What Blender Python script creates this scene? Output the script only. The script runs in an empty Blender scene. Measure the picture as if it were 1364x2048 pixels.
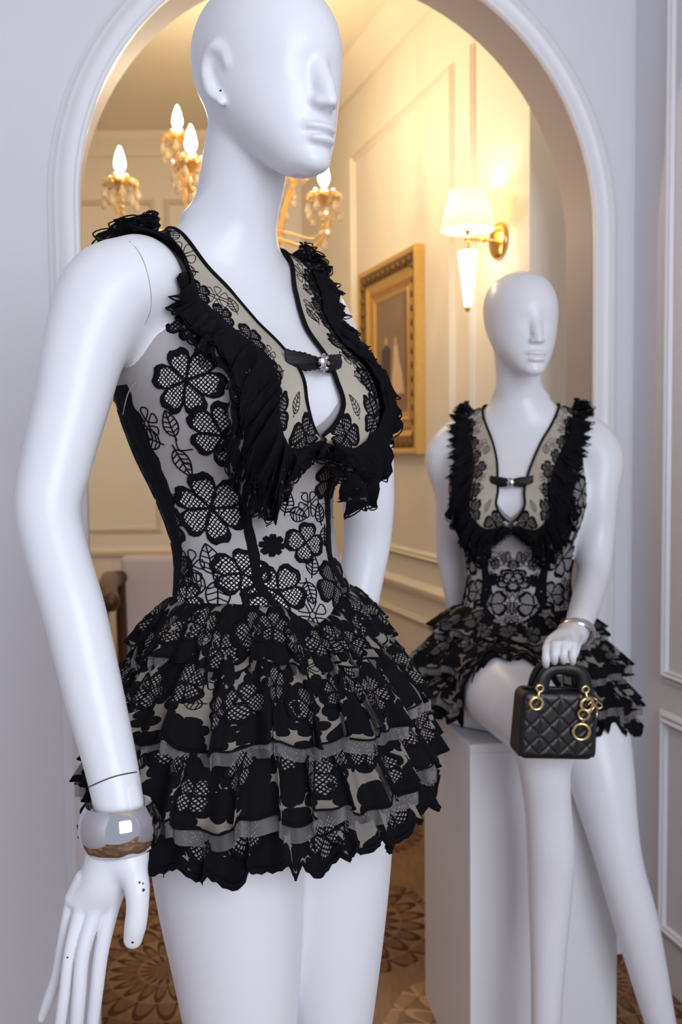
import bpy, math, random
import numpy as np
from mathutils import Vector, Matrix
from mathutils.bvhtree import BVHTree

random.seed(7)
rng = np.random.default_rng(7)
SC = bpy.context.scene
COL = SC.collection
PI = math.pi

# ------------------------------------------------------------------ camera
F_PX, W_PX, H_PX = 1900.0, 1364.0, 2048.0
CAM = Vector((0.0, 0.0, 1.32))
PITCH = math.atan((1024 - 907) / F_PX)
ROLL = 0.010
fw = Vector((0, math.cos(PITCH), -math.sin(PITCH)))
up0 = Vector((0, math.sin(PITCH), math.cos(PITCH)))
rt0 = Vector((1, 0, 0))
rt = rt0 * math.cos(ROLL) - up0 * math.sin(ROLL)
up = up0 * math.cos(ROLL) + rt0 * math.sin(ROLL)


def ray(u, v):
    return (fw + rt * ((u - W_PX / 2) / F_PX) - up * ((v - H_PX / 2) / F_PX)).normalized()


def at(u, v, y):
    d = ray(u, v)
    return CAM + d * ((y - CAM.y) / d.y)


camd = bpy.data.cameras.new('camera')
cam = bpy.data.objects.new('camera', camd)
COL.objects.link(cam)
camd.sensor_fit = 'VERTICAL'
camd.sensor_height = 36.0
camd.sensor_width = 24.0
camd.lens = F_PX * 36.0 / H_PX
camd.clip_start = 0.02
mw = Matrix((rt, up, -fw)).transposed().to_4x4()
mw.translation = CAM
cam.matrix_world = mw
camd.dof.use_dof = True
camd.dof.focus_distance = 1.07
camd.dof.aperture_fstop = 6.3
SC.camera = cam

# ------------------------------------------------------------------ light
world = bpy.data.worlds.new('daylight')
SC.world = world
world.use_nodes = True
bg = world.node_tree.nodes['Background']
bg.inputs['Color'].default_value = (0.80, 0.86, 1.0, 1)
bg.inputs['Strength'].default_value = 0.61


def area_light(name, loc, target, size, size_y, power, color):
    l = bpy.data.lights.new(name, 'AREA')
    l.shape = 'RECTANGLE'
    l.size, l.size_y = size, size_y
    l.energy = power
    l.color = color
    o = bpy.data.objects.new(name, l)
    COL.objects.link(o)
    o.location = loc
    o.rotation_euler = (Vector(target) - Vector(loc)).to_track_quat('-Z', 'Y').to_euler()
    return o


area_light('shop_window_daylight', (1.25, -1.6, 2.0), (0.0, 1.5, 1.2), 1.8, 2.2, 73, (0.86, 0.91, 1.0))

SC.view_settings.view_transform = 'Standard'
SC.view_settings.look = 'None'
SC.view_settings.exposure = 0.0
SC.view_settings.gamma = 1.0
SC.view_settings.use_curve_mapping = False


# ------------------------------------------------------------------ helpers
def lin(c):
    c = c / 255.0
    return c / 12.92 if c <= 0.04045 else ((c + 0.055) / 1.055) ** 2.4


def rgb(r, g, b):
    return (lin(r), lin(g), lin(b), 1.0)


def mat(name, color, rough=0.5, metallic=0.0, noise=0.0, nscale=40, bump=0.0, bscale=200, coat=0.0, sheen=0.0, spec=0.5):
    m = bpy.data.materials.new(name)
    m.use_nodes = True
    nt = m.node_tree
    p = nt.nodes['Principled BSDF']
    p.inputs['Base Color'].default_value = color
    p.inputs['Roughness'].default_value = rough
    p.inputs['Metallic'].default_value = metallic
    p.inputs['Coat Weight'].default_value = coat
    p.inputs['Sheen Weight'].default_value = sheen
    p.inputs['Specular IOR Level'].default_value = spec
    tc = nt.nodes.new('ShaderNodeTexCoord')
    if noise > 0:
        n = nt.nodes.new('ShaderNodeTexNoise')
        n.inputs['Scale'].default_value = nscale
        n.inputs['Detail'].default_value = 3
        nt.links.new(tc.outputs['Object'], n.inputs['Vector'])
        mx = nt.nodes.new('ShaderNodeMix')
        mx.data_type = 'RGBA'
        mx.inputs[6].default_value = tuple(c * (1 - noise) for c in color[:3]) + (1,)
        mx.inputs[7].default_value = tuple(min(1, c * (1 + noise)) for c in color[:3]) + (1,)
        nt.links.new(n.outputs['Fac'], mx.inputs[0])
        nt.links.new(mx.outputs[2], p.inputs['Base Color'])
    if bump > 0:
        n2 = nt.nodes.new('ShaderNodeTexNoise')
        n2.inputs['Scale'].default_value = bscale
        nt.links.new(tc.outputs['Object'], n2.inputs['Vector'])
        b = nt.nodes.new('ShaderNodeBump')
        b.inputs['Strength'].default_value = bump
        b.inputs['Distance'].default_value = 0.002
        nt.links.new(n2.outputs['Fac'], b.inputs['Height'])
        nt.links.new(b.outputs['Normal'], p.inputs['Normal'])
    return m


def emit(name, color, strength):
    m = bpy.data.materials.new(name)
    m.use_nodes = True
    p = m.node_tree.nodes['Principled BSDF']
    p.inputs['Base Color'].default_value = color
    p.inputs['Emission Color'].default_value = color
    p.inputs['Emission Strength'].default_value = strength
    return m


class MB:
    """collects vertices and faces of one mesh"""

    def __init__(self):
        self.v, self.f, self.m, self.uv = [], [], [], None

    def add(self, vs, fs, mi=0):
        o = len(self.v)
        self.v.extend([tuple(p) for p in vs])
        self.f.extend([tuple(i + o for i in f) for f in fs])
        self.m.extend([mi] * len(fs))

    def box(self, lo, hi, M=None, mi=0):
        x0, y0, z0 = lo
        x1, y1, z1 = hi
        vs = [Vector(p) for p in ((x0, y0, z0), (x1, y0, z0), (x1, y1, z0), (x0, y1, z0), (x0, y0, z1), (x1, y0, z1), (x1, y1, z1), (x0, y1, z1))]
        if M is not None:
            vs = [M @ p for p in vs]
        self.add(vs, [(0, 3, 2, 1), (4, 5, 6, 7), (0, 1, 5, 4), (1, 2, 6, 5), (2, 3, 7, 6), (3, 0, 4, 7)], mi)

    def grid(self, P, closed_u=False, closed_v=False, mi=0):
        """P[i][j] array (n,m,3)"""
        P = np.asarray(P)
        n, m = P.shape[:2]
        fs = []
        for i in range(n if closed_u else n - 1):
            i2 = (i + 1) % n
            for j in range(m if closed_v else m - 1):
                j2 = (j + 1) % m
                fs.append((i * m + j, i * m + j2, i2 * m + j2, i2 * m + j))
        self.add(P.reshape(-1, 3), fs, mi)

    def tube(self, pts, r, n=8, mi=0, caps=True, closed=False):
        pts = [Vector(p) for p in pts]
        N = len(pts)
        rr = r if hasattr(r, '__len__') else [r] * N
        rings = []
        ref = None
        for i in range(N):
            if closed:
                t = (pts[(i + 1) % N] - pts[i - 1]).normalized()
            else:
                t = (pts[min(i + 1, N - 1)] - pts[max(i - 1, 0)]).normalized()
            if ref is None:
                ref = t.orthogonal().normalized()
            ref = (ref - t * ref.dot(t))
            ref = ref.normalized() if ref.length > 1e-6 else t.orthogonal().normalized()
            bn = t.cross(ref)
            rings.append([pts[i] + (ref * math.cos(2 * PI * k / n) + bn * math.sin(2 * PI * k / n)) * rr[i] for k in range(n)])
        o = len(self.v)
        self.grid(np.array([[tuple(p) for p in rg] for rg in rings]), closed_u=closed, closed_v=True, mi=mi)
        if caps and not closed:
            self.f.append(tuple(o + k for k in range(n))); self.m.append(mi)
            self.f.append(tuple(o + (N - 1) * n + k for k in reversed(range(n)))); self.m.append(mi)

    def lathe(self, prof, n=24, M=None, mi=0):
        """prof: (r,z) list, revolved about z"""
        P = []
        for k in range(n):
            a = 2 * PI * k / n
            row = []
            for r, z in prof:
                p = Vector((r * math.cos(a), r * math.sin(a), z))
                row.append(tuple(M @ p) if M is not None else tuple(p))
            P.append(row)
        self.grid(np.array(P), closed_u=True, mi=mi)

    def torus(self, R, r, M=None, n=28, m=10, mi=0, flat=1.0):
        P = []
        for i in range(n):
            a = 2 * PI * i / n
            row = []
            for j in range(m):
                b = 2 * PI * j / m
                q = Vector(((R + r * math.cos(b)) * math.cos(a), (R + r * math.cos(b)) * math.sin(a), r * flat * math.sin(b)))
                row.append(tuple(M @ q) if M is not None else tuple(q))
            P.append(row)
        self.grid(np.array(P), True, True, mi)

    def ball(self, c, r, n=12, m=8, mi=0, sc=(1, 1, 1), M=None):
        P = []
        for i in range(n):
            a = 2 * PI * i / n
            row = []
            for j in range(m + 1):
                b = PI * j / m
                q = Vector((math.sin(b) * math.cos(a) * r * sc[0], math.sin(b) * math.sin(a) * r * sc[1], -math.cos(b) * r * sc[2]))
                q = (M @ q) if M is not None else q + Vector(c)
                row.append(tuple(q))
            P.append(row)
        self.grid(np.array(P), True, False, mi)

    def build(self, name, mats, parent=None, smooth=True, world=None):
        me = bpy.data.meshes.new(name)
        me.from_pydata(self.v, [], self.f)
        for m in (mats if isinstance(mats, (list, tuple)) else [mats]):
            me.materials.append(m)
        if any(self.m):
            me.polygons.foreach_set('material_index', self.m)
        if self.uv is not None:
            uvl = me.uv_layers.new(name='UVMap')
            idx = np.empty(len(me.loops), dtype=np.int32)
            me.loops.foreach_get('vertex_index', idx)
            uvl.data.foreach_set('uv', np.asarray(self.uv, dtype=np.float32)[idx].ravel())
        me.update()
        if smooth:
            me.shade_smooth()
        o = bpy.data.objects.new(name, me)
        COL.objects.link(o)
        if parent is not None:
            o.parent = parent
        return o


def sharp(o, deg=40):
    me = o.data
    me.shade_smooth()
    me.set_sharp_from_angle(angle=math.radians(deg))
    return o


def empty(name, loc=(0, 0, 0), rz=0.0, parent=None):
    o = bpy.data.objects.new(name, None)
    COL.objects.link(o)
    o.location = loc
    o.rotation_euler = (0, 0, rz)
    o.empty_display_size = 0.05
    if parent is not None:
        o.parent = parent
    return o


def tag(o, label=None, cat=None, group=None, kind=None):
    if label: o['label'] = label
    if cat: o['category'] = cat
    if group: o['group'] = group
    if kind: o['kind'] = kind
    return o


def struct(o, label=None):
    o['kind'] = 'structure'
    if label: o['label'] = label
    return o


def hermite(zs, vals, z):
    """smooth interpolation of table columns"""
    zs = np.asarray(zs, float)
    vals = np.asarray(vals, float)
    z = np.asarray(z, float)
    i = np.clip(np.searchsorted(zs, z) - 1, 0, len(zs) - 2)
    h = zs[i + 1] - zs[i]
    t = np.clip((z - zs[i]) / h, 0, 1)
    d = np.empty_like(vals)
    d[1:-1] = (vals[2:] - vals[:-2]) / (zs[2:] - zs[:-2])
    d[0] = (vals[1] - vals[0]) / (zs[1] - zs[0])
    d[-1] = (vals[-1] - vals[-2]) / (zs[-1] - zs[-2])
    return ((2 * t**3 - 3 * t**2 + 1) * vals[i] + (t**3 - 2 * t**2 + t) * h * d[i] + (-2 * t**3 + 3 * t**2) * vals[i + 1] + (t**3 - t**2) * h * d[i + 1])


def spline(pts, n):
    """resample points (k,dim) to n points with smooth interpolation by chord length"""
    pts = np.asarray(pts, float)
    s = np.concatenate([[0], np.cumsum(np.linalg.norm(np.diff(pts[:, :3], axis=0), axis=1))])
    q = np.linspace(0, s[-1], n)
    return np.stack([hermite(s, pts[:, k], q) for k in range(pts.shape[1])], 1)


# ------------------------------------------------------------------ materials
M_wall = mat('cool_white_paint', rgb(226, 226, 234), 0.55, noise=0.012, nscale=3)
M_reveal = mat('reveal_paint_with_shade', rgb(168, 160, 162), 0.6)  # base colour darkened to carry the shade inside the arch
M_trim = mat('satin_white_trim', rgb(232, 232, 238), 0.32)
M_hall = mat('hall_cream_paint', rgb(236, 228, 214), 0.6, noise=0.01, nscale=3)
M_halltrim = mat('hall_cream_trim', rgb(240, 230, 214), 0.4)
M_ceil = mat('ceiling_paint', rgb(238, 228, 208), 0.7)
M_mann = mat('mannequin_white', rgb(226, 226, 232), 0.30, noise=0.008, nscale=6, spec=0.4)
M_seam = mat('seam_line_dark', rgb(40, 36, 40), 0.6)
M_ped = mat('pedestal_white', rgb(228, 228, 232), 0.45)
M_gold = mat('polished_gold', rgb(226, 200, 148), 0.2, 1.0)
M_silver = mat('polished_silver', rgb(205, 203, 206), 0.08, 1.0)
M_black = mat('black_thread', rgb(11, 10, 16), 0.9, bump=0.4, bscale=900, spec=0.15)
M_satin = mat('black_satin', rgb(11, 10, 15), 0.5, spec=0.3)
M_leather = mat('black_leather', rgb(11, 10, 13), 0.36, bump=0.12, bscale=500)

# ------------------------------------------------------------------ the room: arch wall, side wall, floor, ceiling, hall
TA = 0.25
WN = Vector((-TA, 1, 0)).normalized()          # into the hall
WD = Vector((1, TA, 0)).normalized()           # along the wall, to the right
AC = Vector((0.036, 2.249, 0.0))
AR, AZ, WT = 0.6147, 1.863, 0.14
CEIL = 2.92


def wp(s, n, z):
    return AC + WD * s + WN * n + Vector((0, 0, z))


def arch_pts(r, n=48):
    """points (s,z) of the opening, floor to floor"""
    P = [(-r, 0.0), (-r, AZ * 0.5)]
    for k in range(n + 1):
        a = PI - PI * k / n
        P.append((r * math.cos(a), AZ + r * math.sin(a)))
    P += [(r, AZ * 0.5), (r, 0.0)]
    return P


S_R = 0.731
S_L = -1.75
mb = MB()
ap = arch_pts(AR)
for depth in (0.0, WT):
    mb.add([wp(S_L, depth, 0), wp(-AR, depth, 0), wp(-AR, depth, CEIL), wp(S_L, depth, CEIL)], [(0, 1, 2, 3)])
    mb.add([wp(AR, depth, 0), wp(S_R + (0.0 if depth == 0 else 0.3), depth, 0), wp(S_R + (0.0 if depth == 0 else 0.3), depth, CEIL), wp(AR, depth, CEIL)], [(0, 1, 2, 3)])
    arc = ap[2:-2]
    for (s0, z0), (s1, z1) in zip(arc[:-1], arc[1:]):
        mb.add([wp(s0, depth, z0), wp(s1, depth, z1), wp(s1, depth, CEIL), wp(s0, depth, CEIL)], [(0, 1, 2, 3)])
wall_arch = struct(mb.build('wall_back', M_wall, smooth=False), 'white wall pierced by the round-topped archway')
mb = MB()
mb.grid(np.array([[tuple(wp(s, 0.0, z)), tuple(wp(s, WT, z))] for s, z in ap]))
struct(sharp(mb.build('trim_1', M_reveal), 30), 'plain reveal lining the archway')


def sweep_trim(name, path, prof, m, frame, closed=False, parent=None):
    """prof: (offset outward, protrusion); frame(p, out)->world; path: list of (s,z)"""
    n = len(path)
    P = []
    for i in range(n):
        a = Vector(path[(i - 1) % n]) if (closed or i > 0) else Vector(path[i])
        c = Vector(path[(i + 1) % n]) if (closed or i < n - 1) else Vector(path[i])
        b = Vector(path[i])
        t1 = (b - a).normalized() if (b - a).length > 1e-9 else (c - b).normalized()
        t2 = (c - b).normalized() if (c - b).length > 1e-9 else t1
        n1 = Vector((-t1.y, t1.x)); n2 = Vector((-t2.y, t2.x))
        nn = (n1 + n2).normalized()
        nn = nn / max(0.3, nn.dot(n1))
        P.append([tuple(frame(b.x + nn.x * o, b.y + nn.y * o, h)) for o, h in prof])
    mb = MB()
    mb.grid(np.array(P), closed_u=closed)
    return sharp(mb.build(name, m, parent), 35)


def bead(n=5, c=0.0, w=0.01, h=0.01):
    return [(c - w * math.cos(PI * k / n), h * math.sin(PI * k / n)) for k in range(n + 1)]


arch_prof = [(0.0, -0.002), (0.0, 0.010), (0.003, 0.013), (0.010, 0.014), (0.013, 0.011), (0.036, 0.012), (0.040, 0.015), (0.046, 0.0185), (0.052, 0.018), (0.056, 0.014), (0.060, 0.010), (0.066, 0.008), (0.068, 0.0)]
struct(sweep_trim('trim_2', ap, arch_prof, M_trim, lambda s, z, h: wp(s, -h, z)), 'rounded white moulding around the archway')

# right side wall, coming towards the window
CR = wp(S_R, 0, 0)


def rp(t, n, z):
    return CR - WN * t - WD * n + Vector((0, 0, z))


mb = MB()
mb.add([rp(0, 0, 0), rp(2.3, 0, 0), rp(2.3, 0, CEIL), rp(0, 0, CEIL)], [(0, 1, 2, 3)])
struct(mb.build('wall_right', M_wall, smooth=False), 'white panelled wall at the right edge')
PANEL = [(0.0, 0.0), (0.003, 0.010)] + bead(4, 0.011, 0.007, 0.016) + [(0.022, 0.010), (0.030, 0.006), (0.034, 0.0)]


def rect_path(s0, z0, s1, z1):
    return [(s0, z0), (s0, z1), (s1, z1), (s1, z0)]


for i, (t0, t1, z0, z1) in enumerate(((0.17, 0.95, 0.79, 2.62), (0.17, 0.95, 0.16, 0.655), (1.1, 2.0, 0.79, 2.62), (1.1, 2.0, 0.16, 0.655))):
    struct(sweep_trim('trim_%d' % (3 + i), rect_path(t0, z0, t1, z1), PANEL, M_trim, lambda s, z, h: rp(s, h, z), closed=True), 'white rectangular panel moulding on the right wall')

# left side wall of the front room
mb = MB()
mb.add([wp(S_L, 0, 0), wp(S_L, -2.6, 0), wp(S_L, -2.6, CEIL), wp(S_L, 0, CEIL)], [(0, 1, 2, 3)])
struct(mb.build('wall_left', M_wall, smooth=False))

# floor (one carpet through both rooms)
M_carpet = bpy.data.materials.new('patterned_carpet')
M_carpet.use_nodes = True
nt = M_carpet.node_tree
pb = nt.nodes['Principled BSDF']
pb.inputs['Roughness'].default_value = 0.95
pb.inputs['Specular IOR Level'].default_value = 0.1


def N(kind, **kw):
    n = nt.nodes.new(kind)
    for k, v in kw.items():
        setattr(n, k, v)
    return n


def mth(op, a, b=None, c=None):
    n = N('ShaderNodeMath', operation=op)
    for i, x in enumerate((a, b, c)):
        if x is None: continue
        if isinstance(x, (int, float)): n.inputs[i].default_value = x
        else: nt.links.new(x, n.inputs[i])
    return n.outputs[0]


def ramp(fac, stops):
    n = N('ShaderNodeValToRGB')
    el = n.color_ramp.elements
    while len(el) < len(stops): el.new(0.5)
    for e, (p, c) in zip(el, stops):
        e.position = p; e.color = c
    nt.links.new(fac, n.inputs[0])
    return n.outputs[0]


tc = N('ShaderNodeTexCoord')
vor = N('ShaderNodeTexVoronoi')
vor.inputs['Scale'].default_value = 2.0
vor.inputs['Randomness'].default_value = 0.75
vor.voronoi_dimensions = '2D'
nt.links.new(tc.outputs['Object'], vor.inputs['Vector'])
sub = N('ShaderNodeVectorMath', operation='SUBTRACT')
sc_ = N('ShaderNodeVectorMath', operation='SCALE'); sc_.inputs['Scale'].default_value = 1.0
nt.links.new(tc.outputs['Object'], sub.inputs[0])
nt.links.new(vor.outputs['Position'], sub.inputs[1])
sep = N('ShaderNodeSeparateXYZ'); nt.links.new(sub.outputs[0], sep.inputs[0])
ang = mth('ARCTAN2', sep.outputs[1], sep.outputs[0])
rad = mth('SQRT', mth('ADD', mth('MULTIPLY', sep.outputs[0], sep.outputs[0]), mth('MULTIPLY', sep.outputs[1], sep.outputs[1])))
nz = N('ShaderNodeTexNoise'); nz.inputs['Scale'].default_value = 2.2; nz.inputs['Detail'].default_value = 2
nt.links.new(tc.outputs['Object'], nz.inputs['Vector'])
# rings of petals: ring index shifts the petal phase; each petal an arch
ring = mth('FLOOR', mth('MULTIPLY', rad, 13.0))
rf = mth('FRACT', mth('MULTIPLY', rad, 13.0))
ph = mth('ADD', mth('MULTIPLY', ang, 10 / PI), mth('MULTIPLY', ring, 0.5))
pf = mth('ABSOLUTE', mth('SUBTRACT', mth('FRACT', ph), 0.5))
edge = mth('ADD', mth('MULTIPLY', mth('MULTIPLY', pf, pf), 3.0), mth('MULTIPLY', rf, 0.9))
line = mth('MAXIMUM', mth('MULTIPLY', mth('LESS_THAN', edge, 0.72), 0.40), mth('LESS_THAN', mth('ABSOLUTE', mth('SUBTRACT', edge, 0.72)), 0.13))
fade = mth('LESS_THAN', mth('ADD', rad, mth('MULTIPLY', mth('SUBTRACT', nz.outputs['Fac'], 0.5), 0.2)), 0.27)
petal = mth('MULTIPLY', line, fade)
fib = N('ShaderNodeTexNoise'); fib.inputs['Scale'].default_value = 90; fib.inputs['Detail'].default_value = 2
mp = N('ShaderNodeMapping'); mp.inputs['Scale'].default_value = (1, 0.15, 1); mp.inputs['Rotation'].default_value = (0, 0, 0.6)
nt.links.new(tc.outputs['Object'], mp.inputs['Vector']); nt.links.new(mp.outputs[0], fib.inputs['Vector'])
base = ramp(mth('ADD', mth('MULTIPLY', nz.outputs['Fac'], 0.75), mth('MULTIPLY', fib.outputs['Fac'], 0.25)), [(0.30, rgb(108, 82, 60)), (0.5, rgb(150, 118, 90)), (0.72, rgb(182, 148, 114))])
dk = N('ShaderNodeSeparateColor'); nt.links.new(vor.outputs['Color'], dk.inputs[0])
pcol = ramp(dk.outputs[0], [(0.0, rgb(78, 52, 36)), (0.60, rgb(92, 62, 44)), (0.66, rgb(196, 156, 112)), (1.0, rgb(205, 166, 122))])
mx = N('ShaderNodeMix', data_type='RGBA')
nt.links.new(mth('MULTIPLY', petal, 0.92), mx.inputs[0]); nt.links.new(base, mx.inputs[6]); nt.links.new(pcol, mx.inputs[7])
nt.links.new(mx.outputs[2], pb.inputs['Base Color'])
bm_ = N('ShaderNodeBump'); bm_.inputs['Strength'].default_value = 0.4; bm_.inputs['Distance'].default_value = 0.004
nt.links.new(fib.outputs['Fac'], bm_.inputs['Height']); nt.links.new(bm_.outputs['Normal'], pb.inputs['Normal'])

mb = MB()
mb.add([(-3.2, -1.0, 0), (3.0, -1.0, 0), (3.0, 6.5, 0), (-3.2, 6.5, 0)], [(0, 1, 2, 3)])
struct(mb.build('floor', M_carpet, smooth=False), 'brown carpet patterned with large flower heads')
mb = MB()
mb.box((-3.2, -0.2, CEIL), (3.0, 6.5, CEIL + 0.08))
struct(mb.build('ceiling', M_ceil, smooth=False))

# hall right wall: plan line X = 1.427 - 0.33 Y
HT = 0.33
HD = Vector((-HT, 1, 0)).normalized()          # away from camera
HN = Vector((-1, -HT, 0)).normalized()         # into the hall
HC = Vector((0.535, 2.70, 0))
HL = 2.30                                      # length to the end wall


def hp(t, n, z):
    return HC + HD * t + HN * n + Vector((0, 0, z))


def h_t(u):
    """distance along the hall wall seen at image column u"""
    k = (u - 682) / F_PX
    y = (HC.x + HT * HC.y) / (k + HT)
    return (y - HC.y) / HD.y


mb = MB()
mb.add([hp(0, 0, 0), hp(HL + .4, 0, 0), hp(HL + .4, 0, CEIL), hp(0, 0, CEIL)], [(0, 1, 2, 3)])
mb.add([hp(0, 0, 0), hp(0, -1.0, 0), hp(0, -1.0, CEIL), hp(0, 0, CEIL)], [(3, 2, 1, 0)])
struct(mb.build('wall_hall_right', M_hall, smooth=False), 'cream panelled hall wall with a wall lamp and painting')
YE = hp(HL, 0, 0).y
mb = MB()
mb.add([(0.3, YE, 0), (-3.0, YE, 0), (-3.0, YE, CEIL), (0.3, YE, CEIL)], [(0, 1, 2, 3)])
struct(mb.build('wall_hall_end', M_hall, smooth=False))
mb = MB()
mb.add([(-1.75, 2.2, 0), (-1.75, YE, 0), (-1.75, YE, CEIL), (-1.75, 2.2, CEIL)], [(0, 1, 2, 3)])
struct(mb.build('wall_hall_left', M_hall, smooth=False))

# hall mouldings
hf = lambda s, z, h: hp(s, h, z)
ef = lambda s, z, h: Vector((s, YE - h, z))
CORN = [(0.0, 0.0), (0.0, 0.02), (-0.02, 0.03), (-0.035, 0.06), (-0.045, 0.085), (-0.07, 0.095), (-0.085, 0.10)]
BASE = [(0.0, 0.016), (0.09, 0.016), (0.10, 0.011), (0.115, 0.009), (0.125, 0.0)]
RAIL = [(0.0, 0.0), (0.0, 0.012), (0.012, 0.022), (0.03, 0.024), (0.042, 0.014), (0.05, 0.0)]
k = 7
tp = h_t(905)
panels = [(h_t(712), h_t(912))]
for (ta, tb) in panels:
    ta = min(ta, HL - .1)
    lo_, hi_ = min(ta, tb), max(ta, tb)
    for z0, z1 in ((0.93, 2.58), (0.22, 0.72)):
        struct(sweep_trim('trim_%d' % k, rect_path(lo_, z0, hi_, z1), [(-o, h * 1.1) for o, h in PANEL], M_halltrim, hf, closed=True), 'cream panel moulding on the hall wall'); k += 1
tb_ = h_t(948)
mb = MB()
for q0, q1, hh in ((-.016, .016, .010), (-.009, .009, .016)):
    mb.add([hp(tb_ + q0, 0, .93), hp(tb_ + q0, hh, .93), hp(tb_ + q1, hh, .93), hp(tb_ + q1, 0, .93), hp(tb_ + q0, 0, 2.58), hp(tb_ + q0, hh, 2.58), hp(tb_ + q1, hh, 2.58), hp(tb_ + q1, 0, 2.58)], [(0, 1, 5, 4), (1, 2, 6, 5), (2, 3, 7, 6), (4, 5, 6, 7), (0, 3, 2, 1)])
struct(mb.build('trim_%d' % k, M_halltrim, smooth=False), 'upright cream batten beside the wall lamp'); k += 1
struct(sweep_trim('trim_%d' % k, [(HL, CEIL - 0.10), (0, CEIL - 0.10)], [(-o, h) for o, h in [(0, 0), (0, 0.02), (0.03, 0.03), (0.06, 0.07), (0.085, 0.085), (0.10, 0.09)]][::1], M_halltrim, hf), 'cornice of the hall'); k += 1
struct(sweep_trim('trim_%d' % k, [(0, 0.80), (HL, 0.80)], RAIL, M_halltrim, hf), 'dado rail of the hall'); k += 1
struct(sweep_trim('baseboard_hall_right', [(0, 0.0), (HL, 0.0)], BASE, M_halltrim, hf))
struct(sweep_trim('trim_%d' % k, [(-1.75, CEIL - 0.10), (0.1, CEIL - 0.10)], [(0, 0), (0, 0.02), (0.03, 0.03), (0.06, 0.07), (0.085, 0.085), (0.10, 0.09)], M_halltrim, ef)); k += 1
for s0, s1 in ((-1.6, -0.95), (-0.85, -0.30)):
    struct(sweep_trim('trim_%d' % k, rect_path(s0, 0.95, s1, 2.58), PANEL, M_halltrim, ef, closed=True)); k += 1
struct(sweep_trim('trim_%d' % k, [(-1.75, 0.80), (0.0, 0.80)], RAIL, M_halltrim, ef)); k += 1
struct(sweep_trim('baseboard_hall_end', [(-1.75, 0.0), (0.0, 0.0)], BASE, M_halltrim, ef))

# ------------------------------------------------------------------ mannequin bodies: one smooth field, meshed as one surface
def smin(a, b, k):
    if k <= 0: return np.minimum(a, b)
    h = np.maximum(k - np.abs(a - b), 0.0) / k
    return np.minimum(a, b) - h * h * k * 0.25


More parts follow.
